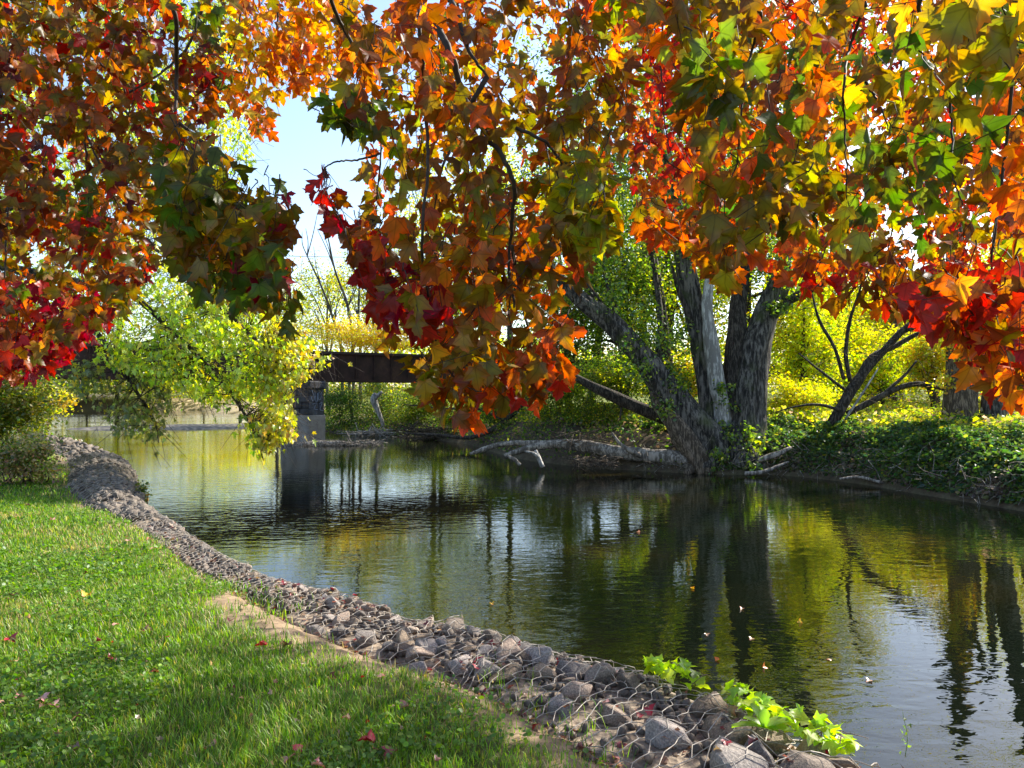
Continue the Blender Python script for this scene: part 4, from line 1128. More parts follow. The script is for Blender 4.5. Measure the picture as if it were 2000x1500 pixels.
for lab, pts in (("dark stem behind the leaning trunk, nearest to it", [(1225, 760, 32, 7), (1215, 660, 32, 7), (1190, 560, 32, 6), (1170, 450, 32, 4)]),
                 ("dark upright stem left of the twin trunks", [(1312, 780, 33, 11), (1300, 680, 33, 11), (1288, 580, 33, 10), (1270, 470, 33, 8), (1255, 350, 33, 5)]),
                 ("slender dark stem deep in the green thicket", [(1262, 770, 36, 8), (1255, 640, 36, 7), (1262, 520, 36, 6), (1240, 400, 36, 4)]),
                 ("rust brown stem just right of the forked trunk", [(1490, 835, 31, 8), (1488, 740, 31, 8), (1496, 640, 31, 6)])):
    big_trunk(lab, pts, M['bark_brown'] if "rust" in lab else M['bark_dark'])
# pale leafless stems over the bridge
for k, (lab, pts) in enumerate((("pale bare stem slanting over the bridge, leftmost of three", [(668, 690, 66, 3), (650, 620, 66, 2.6), (628, 560, 66, 2), (600, 500, 66, 1.2)]),
                                ("pale bare stem over the bridge, middle of three", [(690, 690, 66, 3.2), (680, 600, 66, 2.8), (655, 530, 66, 2), (640, 460, 66, 1.2)]),
                                ("pale bare stem over the bridge, rightmost of three", [(704, 690, 66, 3.2), (700, 620, 66, 3), (702, 540, 66, 2), (690, 470, 66, 1.2)]))):
    b = px(*pts[0][:3]); root = empty("bare_tree", (b[0], b[1], ground_z(b[0], b[1])), lab, "tree", "pale bare stems over the bridge")
    pts = [(pts[0][0], 790, 66, 3.5)] + pts
    stem(root, "trunk", pts, M['bark'], 7, 18, 0.1)
    for q in range(7):
        f = random.choice(pts[2:]); e = (f[0] + random.uniform(-38, 38), f[1] - random.uniform(40, 90), 66 + random.uniform(-1, 1), 0.5)
        stem(root, "limb", [(f[0], f[1], 66, 1.2), ((f[0] + e[0]) / 2 + random.uniform(-5, 5), (f[1] + e[1]) / 2, 66, 0.9), e], M['bark'], 5, 8, 0.0)

# ------------------------------------------------------------------ undergrowth on the right bank
def land_scatter(n, x0, x1, y0, y1, test):
    out = []
    tot = 0
    while tot < n:
        X_ = RNG.uniform(x0, x1, n); Y_ = RNG.uniform(y0, y1, n)
        z, d, l = terrain(X_, Y_)
        s = test(X_, Y_, d, l)
        out.append(np.stack([X_, Y_, z, d], -1)[s]); tot += int(s.sum())
    return np.vstack(out)[:n]

A_ = land_scatter(52000, 2, 22, 9, 30, lambda X_, Y_, d, l: (~l) & (d > 0.1) & (d < 6) & (RNG.random(len(d)) < np.clip(1.25 - d / 5, 0.15, 1)) & ~((X_ < 6.6) & (d < 2.2)))
h = 0.45 * vnoise(A_[:, 0] * 0.9, A_[:, 1] * 0.9, 51) * np.clip(A_[:, 3] / 1.4, 0.25, 1) * vnoise(A_[:, 0] * 2.6, A_[:, 1] * 2.6, 52) * 1.7
P = A_[:, :3].copy(); P[:, 2] += h * RNG.random(len(P)) ** 0.35 + 0.03
dry = vnoise(A_[:, 0] * 0.8, A_[:, 1] * 0.8, 53)
c_g = vary([(4, (0.06, 0.11, 0.028)), (3, (0.10, 0.155, 0.035)), (1, (0.05, 0.10, 0.055)), (1, OLV)], len(P))
c_d = vary([(3, (0.22, 0.18, 0.13)), (2, (0.15, 0.12, 0.09)), (1, (0.11, 0.13, 0.06))], len(P))
fd_ = np.clip((dry - 0.55) * 4 + (0.8 - A_[:, 3]) * 0.7, 0, 1)
c_ = np.where((RNG.random(len(P)) < fd_)[:, None], c_d, c_g)
ug = link("bank_undergrowth", scatter_mesh("bank_undergrowth", KITE6, P, rand_frames(len(P), 0.3, 0.5), RNG.uniform(0.08, 0.16, len(P)), c_), None, M['far_leaf'])
tag(ug, "tangled dark green ivy and weeds covering the far bank", "undergrowth", kind="stuff")

B2 = land_scatter(45000, 4, 36, 16, 48, lambda X_, Y_, d, l: (~l) & (d > 3.2) & (np.abs(X_ / Y_ - 0.45) < 0.35))
P = B2[:, :3].copy(); P[:, 2] += (0.25 + 0.55 * vnoise(P[:, 0] * 0.7, P[:, 1] * 0.7, 54)) * RNG.random(len(P)) ** 0.6
c_ = vary([(4, (0.30, 0.34, 0.05)), (3, (0.50, 0.46, 0.09)), (2, (0.18, 0.24, 0.04)), (1, TAN)], len(P))
md = link("meadow_weeds", scatter_mesh("meadow_weeds", DIAMOND, P, rand_frames(len(P), -0.2, 0.3), RNG.uniform(0.10, 0.2, len(P)), c_), None, M['far_leaf'])
tag(md, "sunlit yellow green weeds carpeting the ground behind the bank", "weeds", kind="stuff")

B3 = land_scatter(26000, -32, 8, 26, 80, lambda X_, Y_, d, l: (~l) & (d > 0.05) & (d < 7))
P = B3[:, :3].copy(); P[:, 2] += (0.15 + 0.7 * vnoise(P[:, 0] * 0.6, P[:, 1] * 0.6, 55)) * RNG.random(len(P)) ** 0.6
c_ = vary([(4, GRN), (2, DKG), (3, OLV), (2, (0.2, 0.15, 0.09))], len(P))
fb = link("shore_undergrowth", scatter_mesh("shore_undergrowth", DIAMOND, P, rand_frames(len(P), 0.1, 0.4), RNG.uniform(0.10, 0.18, len(P)), c_), None, M['far_leaf'])
tag(fb, "green and brown brush along the shore beneath the bridge", "undergrowth", kind="stuff")

# dry sticks and roots trailing down the cut bank
T = Tubes()
for _ in range(420):
    k = random.randrange(110, 205); p0_ = RE[k]; n2 = np.array([0.8, 0.55]); dd = random.uniform(0.0, 1.3)
    X_, Y_ = p0_ + n2 * dd * 0.7
    z = ground_z(X_, Y_) + random.uniform(0.02, 0.3)
    d = np.array([random.uniform(-0.6, 0.6), random.uniform(-0.7, 0.3), random.uniform(-0.5, 0.35)]); d = unit(d) * random.uniform(0.25, 0.9)
    p = np.array([X_, Y_, z])
    T.add(catmull([p, p + d * 0.5 + RNG.normal(0, 0.08, 3), p + d], 5), np.linspace(0.011, 0.004, 5) * random.uniform(0.5, 1.6), 3, cap=False)
o = T.build("dry_sticks", M['driftwood'], None); tag(o, "dry grey sticks and roots trailing down the far bank", "sticks", kind="stuff")
for lab, pts in (("pale forked stick lying at the foot of the right bank", [(1455, 925, 25.0, 4), (1490, 922, 25.0, 4), (1515, 912, 25.1, 3), (1540, 902, 25.2, 2)]),
                 ("long bare stick reaching into the water under the bank", [(1640, 935, 22.9, 2), (1680, 932, 22.8, 3), (1720, 942, 22.2, 3), (1750, 945, 22, 2)]),
                 ("short grey broken bough stuck in the bank ivy", [(1480, 900, 25.6, 4), (1500, 893, 25.5, 6), (1525, 884, 25.6, 5), (1545, 874, 25.8, 3)])):
    r = empty("fallen_branch", px(*pts[0][:3]), lab, "branch", "fallen branches on the right bank"); stem(r, "branch", pts, M['driftwood'], 8, 12, 0.2)

# ------------------------------------------------------------------ shrubs on the left bank behind the lawn
DRY = (0.34, 0.26, 0.14)
def left_shrub(label, x, Y, cyp, rx, ry, cols, n, size, stems=9):
    C = px(x, cyp, Y); rad = np.array([rx, rx * 0.8, ry]) * Y / F; gz_ = ground_z(C[0], Y)
    root = empty("lawn_shrub", (C[0], Y, gz_), label, "shrub", "shrubs at the end of the lawn")
    P, col, cc = crown_leaves(C, rad, n, 30, cols, size, 0.9, gz_ + 0.02, 0.2)
    for k in range(stems):
        e = cc[k]; b = np.array([C[0] + random.gauss(0, 0.25 * rad[0]), Y + random.gauss(0, 0.2), gz_ - 0.05])
        tube("stem", catmull([b, 0.5 * (b + e) + RNG.normal(0, 0.08, 3), e], 8), np.linspace(0.022, 0.006, 8), M['bark_brown'], root, 5)
    c = link("foliage", scatter_mesh("foliage", KITE6, P, rand_frames(len(P), 0.3, 0.4), size * RNG.uniform(0.6, 1.3, len(P)), col, root.location), root, M['leaf']); c["kind"] = "stuff"
left_shrub("olive and yellow shrub at the far end of the lawn", 20, 15.5, 810, 95, 100, [(4, OLV), (3, (0.30, 0.30, 0.05)), (1, DRY), (2, GRN)], 9000, 0.075)
left_shrub("dry tan and green weeds in front of the bank shrub", 40, 13.8, 890, 85, 52, [(3, DRY), (3, OLV), (2, GRN), (2, (0.45, 0.33, 0.2))], 4600, 0.06, 12)
left_shrub("bright yellow bush peeping out beside the bank shrub", 75, 24, 775, 60, 42, [(5, YEL), (2, LIME)], 5000, 0.09)
left_shrub("dark green sprawling shrub under the red maple leaves", -20, 17.5, 735, 130, 70, [(4, GRN), (3, DKG), (1, OLV)], 6500, 0.09)
left_shrub("small dark sprig overhanging the gabion mound", 277, 12.6, 958, 15, 22, [(3, GRN), (2, OLV), (1, (0.4, 0.3, 0.05))], 260, 0.05, 5)
left_shrub("little weedy tuft at the gabion foot by the water", 283, 11.0, 1003, 18, 13, [(3, GRN), (1, LIME), (1, DRY)], 200, 0.045, 4)
left_shrub("grey green low weeds on the hump of the far gabion", 120, 27, 862, 28, 10, [(3, GRN), (2, DRY)], 700, 0.07, 4)

# ------------------------------------------------------------------ yellow green maple on the left bank, boughs drooping to the water
SILVER = [leaf_template(silver_outline(), 0.22, 0.35, tw, 60 + k) for k, tw in enumerate((0.0, 0.3, -0.3, 0.1))]
def leaf_meshes(tmpls, name, mat):
    out_ = []
    for V_, F_, U_ in tmpls:
        me = mesh_np(name, V_, F_, False, None, U_); me.materials.append(mat); out_.append(me)
    return out_
def place_single(meshes, name, parent, P, R, S, C):
    org = np.array(parent.location)
    for k in range(len(P)):
        o = bpy.data.objects.new(name, meshes[k % len(meshes)]); COL.objects.link(o); o.parent = parent
        m4 = Matrix((R[k] * S[k]).tolist()).to_4x4(); m4.translation = Vector((P[k] - org).tolist())
        o.matrix_local = m4
        o.color = (*C[k].tolist(), 1)

lt = empty("drooping_maple", (-11.6, 15.5, 1.0), "yellow green maple whose boughs droop from the bank to the river", "tree")
curve_tube("trunk", [(-11.6, 15.5, 0.8), (-11.4, 15.6, 3.5), (-11.7, 15.8, 6.5), (-11.2, 15.9, 9.5), (-11.0, 16, 12.5)], 0.34, 0.12, M['bark'], lt, 18, 12, 0.2)
BOUGHS = [  # control points: pixel x, y, depth
 [(-80, 420, 15.7), (120, 400, 15.4), (300, 480, 15.0), (420, 590, 14.6), (520, 680, 14.3), (600, 720, 14.1), (660, 700, 14.0)],
 [(-80, 420, 15.7), (90, 440, 15.6), (240, 560, 15.3), (330, 640, 15), (430, 740, 14.6), (490, 830, 14.3), (515, 900, 14.2)],
 [(-90, 500, 15.6), (60, 540, 15.4), (180, 640, 15.2), (250, 740, 15.0), (300, 820, 14.9), (310, 865, 14.8)],
 [(-80, 250, 15.9), (100, 210, 16.2), (280, 260, 16.4), (420, 360, 16.4), (500, 450, 16.3), (560, 560, 16.2)],
 [(-80, 80, 16), (100, 20, 16.5), (260, 40, 17), (400, 130, 17.2)],
 [(-60, 200, 16), (80, 120, 15.2), (200, 180, 14.8), (330, 300, 14.6)],
 [(-80, 420, 15.7), (160, 470, 16.6), (330, 520, 17.2), (470, 570, 17.4), (580, 640, 17.4)],
]
paths = []
for b in BOUGHS:
    W_ = catmull([px(*p) for p in b], 26); paths.append(W_)
    tube("bough", W_, np.linspace(0.085, 0.010, 26), M['bark_dark'], lt, 8, 0.15)
curve_tube("limb", [(-11.5, 15.7, 5.5), px(230, 560, 15.6), px(300, 500, 15.8), px(380, 570, 15.9)][:3], 0.10, 0.03, M['bark_dark'], lt, 14, 8, 0.1)
LREG = [
 ([(190, 590), (330, 440), (430, 420), (520, 540), (545, 640), (600, 640), (640, 688), (645, 705), (600, 725), (560, 765), (570, 845), (550, 860), (530, 850), (515, 900), (485, 885), (480, 820), (430, 800), (350, 760), (280, 740), (180, 700)], 5600, 13.6, 16.2, [(5, (0.439, 0.561, 0.085)), (3, (0.610, 0.634, 0.085)), (2, (0.244, 0.366, 0.061)), (1, YEL)]),
 ([(520, 600), (600, 640), (655, 700), (610, 725), (566, 760), (580, 850), (550, 860), (515, 900), (490, 880), (500, 760), (500, 660)], 1500, 13.6, 14.6, [(4, (0.52, 0.46, 0.05)), (3, (0.40, 0.42, 0.05)), (1, GOLD)]),
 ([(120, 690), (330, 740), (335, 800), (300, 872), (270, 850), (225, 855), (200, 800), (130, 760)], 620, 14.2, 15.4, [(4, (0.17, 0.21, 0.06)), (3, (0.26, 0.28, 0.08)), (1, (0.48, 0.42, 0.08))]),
 ([(-60, -60), (490, -60), (470, 150), (500, 330), (430, 420), (190, 590), (-60, 640)], 8500, 14.5, 19, [(5, (0.488, 0.586, 0.085)), (3, (0.659, 0.647, 0.098)), (2, (0.268, 0.366, 0.061))]),
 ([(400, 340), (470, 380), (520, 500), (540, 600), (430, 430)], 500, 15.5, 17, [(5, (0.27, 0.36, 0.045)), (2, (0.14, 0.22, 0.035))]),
]
allp = np.vstack(paths)
P_, A2, C_, S_ = [], [], [], []
Tw = Tubes()
for poly, n, d0, d1, cols in LREG:
    xs = [p[0] for p in poly]; ys = [p[1] for p in poly]
    got = 0; guard = 0
    while got < n and guard < 9000:
        guard += 1
        x, y = random.uniform(min(xs), max(xs)), random.uniform(min(ys), max(ys))
        if not in_poly(np.array([x]), np.array([y]), poly)[0]: continue
        # leafy sprays hang in clusters with gaps between
        if vnoise(np.array([x / 55.0]), np.array([y / 40.0]), 71)[0] < 0.37: continue
        b = px(x, y, random.uniform(d0, d1))
        near_ = allp[np.argmin(np.sum((allp - b) ** 2, 1))]
        dv = unit(np.array([random.gauss(0.45, 0.5), random.gauss(0, 0.5), random.gauss(-0.75, 0.35)]))
        m = random.randint(7, 13); L_ = random.uniform(0.4, 0.8)
        t = np.linspace(0.1, 1, m)[:, None]
        q = b + dv * L_ * t + RNG.normal(0, 0.10, (m, 3))
        qx, qy = to_px(q); ok = in_poly(qx, qy, poly) | (RNG.random(m) < 0.03)
        q = q[ok]; m = len(q)
        if m == 0: continue
        a = unit(RNG.normal(0, 0.5, (m, 3)) + dv * 0.6 + np.array([0, 0, -0.5]))
        base_c = vary(cols, 1, 0.1, 0.05)
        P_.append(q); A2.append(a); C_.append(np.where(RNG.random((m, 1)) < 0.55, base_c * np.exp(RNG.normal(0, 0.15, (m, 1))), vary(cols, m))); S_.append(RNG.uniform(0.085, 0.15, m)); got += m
        Tw.add(catmull([near_ if np.linalg.norm(near_ - b) < 1.6 else b - dv * 0.35, b, b + dv * L_], 6), np.linspace(0.008, 0.003, 6), 3, cap=False)
tw = Tw.build("twigs", M['twig'], lt); tw["kind"] = "stuff"
P_ = np.vstack(P_); A2 = np.vstack(A2); C_ = np.vstack(C_); S_ = np.concatenate(S_)
nn = RNG.normal(0, 1, P_.shape); nn[:, 2] += 0.7
R_ = frames(A2, nn)
X_, Y_ = to_px(P_)
vis = (X_ > 150) & (X_ < 680) & (Y_ > 430)
score = np.where(vis, S_ / P_[:, 1], 0); big = np.argsort(-score)[:300]
mask = np.ones(len(P_), bool); mask[big] = False
place_single(leaf_meshes(SILVER, "leaf", M['leaf_single']), "leaf", lt, P_[big], R_[big], S_[big], C_[big])
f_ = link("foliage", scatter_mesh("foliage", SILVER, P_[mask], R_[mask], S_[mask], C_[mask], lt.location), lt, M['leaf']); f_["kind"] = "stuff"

# ------------------------------------------------------------------ red maple overhead
FINE = [leaf_template(maple_outline(True), f, c, t, 80 + k, 0.45) for k, (f, c, t) in enumerate(((0.25, 0.35, 0.1), (0.15, 0.55, -0.3), (0.4, 0.25, 0.3), (0.1, 0.9, 0.0), (0.3, 0.1, -0.5), (-0.2, 0.5, 0.3), (0.6, 0.7, 0.1), (0.9, 0.4, -0.2), (0.2, 1.2, 0.5), (-0.35, 0.9, -0.4), (0.05, 0.2, 0.8)))]
COARSE = [leaf_template(maple_outline(False), f, c, t, 90 + k) for k, (f, c, t) in enumerate(((0.25, 0.35, 0.1), (0.15, 0.6, -0.3), (0.45, 0.3, 0.3), (0.1, 0.8, 0.0)))]
RED = (0.38, 0.036, 0.026); CRIM = (0.27, 0.014, 0.032); OR = (0.56, 0.15, 0.025); OY = (0.72, 0.33, 0.03); YE = (0.66, 0.46, 0.05); OL = (0.24, 0.19, 0.03); GY = (0.32, 0.36, 0.035); GR = (0.11, 0.18, 0.03); BR = (0.27, 0.11, 0.03); MA = (0.12, 0.025, 0.02); PALE = (0.55, 0.40, 0.28)
rm = empty("red_maple", (0.9, -2.3, 1.0), "red maple overhead with hanging red, orange and green autumn leaves", "tree")
curve_tube("trunk", [(0.9, -2.3, 0.8), (0.85, -2.25, 2.4), (0.8, -2.1, 4.2), (0.7, -1.9, 6.5), (0.8, -1.7, 9)], 0.26, 0.10, M['bark'], rm, 18, 14, 0.2)
LIMBS = [[(0.85, -2.2, 3.9), (-1.2, -0.2, 5.2), (-2.6, 2.2, 5.6), (-3.4, 4.6, 6.0), (-3.6, 7, 6.6)],
         [(0.82, -2.1, 4.2), (0.0, 0.2, 4.9), (-0.5, 1.8, 4.8), (-0.4, 3.4, 5.2), (-0.3, 5.2, 6.1)],
         [(0.85, -2.1, 4.0), (1.6, 0.2, 4.7), (1.9, 2.2, 5.0), (2.8, 4.6, 6.0), (4.2, 7.5, 7.6)],
         [(0.85, -2.1, 4.6), (2.4, -0.3, 5.6), (3.8, 2.2, 6.2), (5.2, 5.0, 7.0), (6.5, 8.0, 8.0)],
         [(0.8, -2.0, 5.0), (-2.0, -0.8, 6.4), (-4.6, 1.8, 7.0), (-6.0, 4.8, 7.4)],
         [(0.75, -1.9, 6.0), (0.8, 0.6, 7.4), (1.0, 3.8, 8.2), (1.2, 7.2, 9.0)]]
limb_pts = []
for l in LIMBS:
    W_ = catmull(l, 26); limb_pts.append(W_)
    tube("limb", W_, np.linspace(0.10, 0.022, 26), M['bark_dark'], rm, 9, 0.15)
limb_pts = np.vstack(limb_pts)
BR_ = [ # hanging branches: (pixel x, y) path, depth, radius at the top
 ([(800, -60), (848, 40), (882, 110), (906, 190), (950, 262), (1000, 345), (1001, 430), (994, 520), (1004, 600)], 2.55, 0.0125),
 ([(862, -70), (890, 20), (915, 95), (952, 150)], 2.75, 0.013),
 ([(952, 150), (920, 205), (890, 270), (862, 335), (846, 420)], 2.75, 0.008),
 ([(812, -60), (820, 60), (830, 200), (836, 320), (824, 470), (838, 590), (862, 700), (905, 750), (940, 765)], 2.35, 0.0065),
 ([(640, -60), (680, 70), (722, 140), (741, 210), (744, 300), (735, 390)], 3.0, 0.009),
 ([(1008, 250), (1070, 282), (1110, 350), (1120, 430)], 2.5, 0.005),
 ([(1000, 480), (1020, 590), (1040, 690), (1052, 740)], 2.5, 0.005),
 ([(338, -60), (344, 40), (346, 150), (343, 235), (352, 330), (372, 400)], 3.4, 0.012),
 ([(350, 240), (395, 280), (420, 340), (470, 400), (500, 480)], 3.0, 0.006),
 ([(85, -60), (112, 60), (140, 150), (160, 230), (170, 320), (175, 400)], 4.0, 0.012),
 ([(120, 60), (180, 110), (240, 170), (250, 230), (210, 300)], 4.2, 0.007),
 ([(395, 20), (360, 100), (280, 165), (160, 222), (40, 222)], 4.6, 0.008),
 ([(475, -60), (470, 30), (448, 120), (415, 200)], 4.4, 0.007),
 ([(240, -60), (300, 90), (345, 118), (420, 130)], 4.8, 0.006),
 ([(150, 220), (190, 310), (230, 400), (265, 440)], 4.0, 0.005),
 ([(30, 300), (15, 420), (10, 560), (20, 640)], 4.4, 0.007),
 ([(1488, -60), (1486, 30), (1465, 110), (1448, 220), (1438, 320), (1400, 420)], 2.4, 0.006),
 ([(1700, -60), (1690, 10), (1660, 90), (1648, 170), (1650, 260), (1655, 345)], 2.3, 0.0065),
 ([(1815, -60), (1830, 30), (1850, 100), (1858, 220), (1862, 340), (1880, 400)], 2.1, 0.006),
 ([(1365, -60), (1366, 80), (1372, 150), (1392, 192), (1340, 260)], 3.4, 0.007),
 ([(1150, -60), (1130, 40), (1145, 80), (1200, 130), (1230, 220)], 3.6, 0.007),
 ([(1690, 160), (1720, 210), (1740, 265)], 2.4, 0.004),
 ([(1960, -60), (1975, 150), (1960, 330), (1940, 480), (1930, 600), (1960, 680)], 2.2, 0.006),
 ([(1280, -60), (1290, 120), (1300, 250), (1330, 380)], 5.0, 0.009),
 ([(1580, -60), (1570, 100), (1560, 250), (1530, 420)], 5.5, 0.010),
 ([(1780, -60), (1760, 120), (1770, 300), (1740, 460), (1720, 560)], 5.2, 0.010),
 ([(1100, -60), (1120, 150), (1180, 300)], 5.5, 0.009),
 ([(560, -60), (540, 60), (510, 150), (530, 230)], 5.0, 0.008),
 ([(744, 300), (700, 312), (655, 316), (632, 335), (642, 385), (660, 430)], 2.85, 0.0035),
 ([(1420, -60), (1440, 130), (1410, 300), (1400, 430)], 6.5, 0.010),
 ([(1900, -60), (1890, 150), (1930, 300), (1900, 420)], 6.5, 0.010),
]
br_pts = []
for path, dep, r0 in BR_:
    W_ = [px(x, y, dep + 0.12 * math.sin(0.01 * y + x)) for x, y in path]
    if path[0][1] < 0:                      # runs up to the limb it hangs from
        a = W_[0]; j = np.argmin(np.sum((limb_pts - (a + np.array([0, 0, 0.5]))) ** 2, 1)); lp = limb_pts[j]
        mid_ = 0.5 * (a + lp); mid_[2] = max(a[2] + 0.35, lp[2] - 0.1)
        W_ = [lp, mid_] + W_
    W_ = catmull(W_, 8 * len(W_)); W_[1:-1] += RNG.normal(0, 0.0014, (len(W_) - 2, 3))
    tube("branch", W_, np.linspace(r0 * 1.25, r0 * 0.3, len(W_)), M['twig'], rm, 7, 0.1)
    br_pts.append(W_)
br_all = np.vstack(br_pts)

REG = [ # outline in the frame, leaves, depth range, colours, leaf size
 ([(-60, -60), (450, -60), (450, 180), (400, 300), (330, 400), (300, 520), (240, 610), (150, 640), (60, 700), (-60, 720)], 3500, 3.2, 6.4, [(5, BR), (6, OL), (2, OR), (1, RED), (2, MA), (1, OY), (1, GR)], (0.058, 0.087)),  # browns and olives weighted up, carrying the shade of this corner in colour
 ([(-60, 540), (150, 560), (235, 600), (150, 690), (60, 735), (-60, 735)], 588, 3.8, 5.2, [(5, RED), (3, CRIM), (2, OR), (1, BR)], (0.058, 0.083)),
 ([(440, -60), (720, -60), (700, 120), (640, 180), (545, 185), (535, 270), (500, 270), (450, 190)], 868, 3.8, 6.0, [(5, OY), (3, YE), (3, OR), (1, OL)], (0.058, 0.083)),
 ([(300, 230), (410, 240), (470, 320), (530, 340), (582, 392), (560, 460), (565, 540), (580, 570), (565, 645), (520, 590), (400, 570), (330, 480)], 588, 2.2, 3.3, [(6, OL), (4, GR), (3, GY), (2, BR), (1, CRIM), (1, YE)], (0.062, 0.087)),
 ([(660, -60), (1300, -60), (1240, 200), (1190, 370), (1190, 450), (1120, 560), (1000, 610), (760, 610), (715, 520), (680, 470), (700, 420), (715, 330), (705, 240), (665, 160)], 1750, 2.3, 4.8, [(7, OL), (4, BR), (3, OR), (3, GY), (1, OY)], (0.058, 0.083)),
 ([(700, 160), (620, 175), (625, 225), (680, 245), (740, 260), (760, 180)], 56, 2.5, 3.0, [(6, GR), (1, CRIM)], (0.062, 0.083)),
 ([(605, 325), (650, 325), (665, 430), (760, 430), (760, 560), (715, 550), (670, 470), (615, 385)], 60, 2.5, 3.2, [(6, CRIM), (4, RED), (2, BR)], (0.062, 0.083)),
 ([(690, 500), (740, 640), (770, 730), (800, 755), (850, 790), (930, 835), (960, 800), (990, 785), (1040, 770), (1075, 812), (1115, 745), (1100, 650), (1135, 575), (1000, 450), (800, 440)], 390, 2.15, 3.0, [(5, OR), (6, OL), (4, BR), (2, OY), (1, RED)], (0.058, 0.083)),
 ([(690, 530), (760, 640), (860, 640), (880, 520), (780, 470)], 52, 2.2, 2.7, [(6, RED), (4, CRIM), (1, PALE)], (0.062, 0.083)),
 ([(1090, 230), (1185, 240), (1195, 440), (1120, 500), (1060, 330)], 125, 2.1, 2.6, [(6, GY), (3, GR), (2, YE)], (0.066, 0.087)),
 ([(1180, -60), (2060, -60), (2060, 560), (1850, 600), (1700, 560), (1560, 540), (1500, 520), (1400, 480), (1300, 470), (1250, 430), (1225, 300)], 6300, 4.8, 8.5, [(5, RED), (5, OR), (2, BR), (2, OY), (2, OL)], (0.062, 0.091)),
 ([(1290, 90), (1480, 20), (2060, -60), (2060, 560), (1960, 480), (1820, 480), (1660, 500), (1560, 470), (1500, 440), (1430, 560), (1390, 520), (1320, 340)], 868, 1.9, 3.6, [(4, GY), (6, OL), (4, GR), (1, YE), (3, OR), (2, BR)], (0.062, 0.091)),
 ([(1560, 480), (1800, 500), (2060, 480), (2060, 790), (1950, 770), (1895, 720), (1890, 660), (1780, 615), (1690, 590), (1620, 600), (1540, 545)], 461, 2.0, 3.4, [(5, OR), (4, BR), (3, RED), (2, OY), (2, OL)], (0.062, 0.087)),
 ([(1250, 380), (1420, 420), (1430, 560), (1390, 530), (1340, 460), (1290, 480), (1240, 430)], 154, 2.6, 3.6, [(4, OR), (3, OL), (2, OY), (2, RED)], (0.058, 0.083)),
 ([(1840, -60), (2060, -60), (2060, 170), (1930, 150), (1850, 80)], 98, 1.35, 1.9, [(5, GY), (3, YE), (2, GR)], (0.066, 0.087)),
 ([(1200, -60), (1700, -60), (1620, 100), (1400, 120), (1230, 80)], 251, 2.2, 3.6, [(5, OL), (3, GY), (3, OR)], (0.066, 0.091)),
]
Ps, As, Cs, Ss = [], [], [], []
Tw = Tubes()
for poly, n, d0, d1, cols, (sa, sb) in REG:
    xs = [p[0] for p in poly]; ys = [p[1] for p in poly]
    got = 0; guard = 0
    while got < n and guard < 12000:
        guard += 1
        x, y = random.uniform(min(xs), max(xs)), random.uniform(min(ys) - 40, max(ys))
        if not in_poly(np.array([x]), np.array([max(y, -50)]), poly)[0]: continue
        b = px(x, y, random.uniform(d0, d1))
        dv = unit(np.array([random.gauss(0.0, 0.55), random.gauss(0, 0.55), random.gauss(-0.7, 0.35)]))
        m = random.randint(5, 10); L_ = random.uniform(0.18, 0.36)
        t = np.repeat(np.linspace(0.25, 1, (m + 1) // 2), 2)[:m][:, None]; L0 = L_
        side = unit(RNG.normal(0, 1, (m, 3)) + np.array([0, 0, 0.1])); side[1::2] = -side[0::2][:len(side[1::2])]
        side = unit(side - dv * 0.3)
        pet = RNG.uniform(0.03, 0.065, (m, 1))
        q = b + dv * L0 * t + side * pet
        qx, qy = to_px(q)
        ok = in_poly(qx, np.maximum(qy, -55), poly)
        if ok.sum() < 2: continue
        L_ = L_ * float(t[ok].max())
        a = unit(side * 0.55 + np.array([0, 0, -0.85]) + RNG.normal(0, 0.35, (m, 3)))
        wc_ = np.cumsum([k[0] for k in cols]); wc_ = wc_ / wc_[-1]
        dr_ = 0.5 + 1.9 * (0.6 * vnoise(np.array([x / 95.0 + b[1] * 0.7]), np.array([y / 95.0 + b[1]]), 85)[0] + 0.4 * vnoise(np.array([x / 40.0]), np.array([y / 40.0 + b[1]]), 86)[0] - 0.5)
        ix_ = min(int(np.searchsorted(wc_, min(max(dr_, 0.0), 0.999))), len(cols) - 1)
        bc = vary([(1, cols[ix_][1])], 1, 0.12, 0.06) * (0.72 if x < 450 and y < 560 else 0.85)  # upper left leaves darkened most: shade put into their colour
        cc_ = np.where(RNG.random((m, 1)) < 0.84, bc * np.exp(RNG.normal(0, 0.14, (m, 1))) * np.exp(RNG.normal(0, 0.08, (m, 3))), vary(cols, m, 0.2, 0.1))
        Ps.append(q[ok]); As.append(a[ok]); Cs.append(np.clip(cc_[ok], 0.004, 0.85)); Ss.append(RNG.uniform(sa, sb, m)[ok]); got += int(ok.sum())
        near_ = br_all[np.argmin(np.sum((br_all - (b + np.array([0, 0, 0.15]))) ** 2, 1))]
        st_ = near_ if np.linalg.norm(near_ - b) < 0.15 else b - dv * 0.04 + np.array([0, 0, 0.01])
        Tw.add(catmull([st_, 0.5 * (st_ + b) + RNG.normal(0, 0.01, 3), b, b + dv * L_], 7), np.linspace(0.0026, 0.0011, 7), 3, cap=False)
n_vis = sum(len(p) for p in Ps)
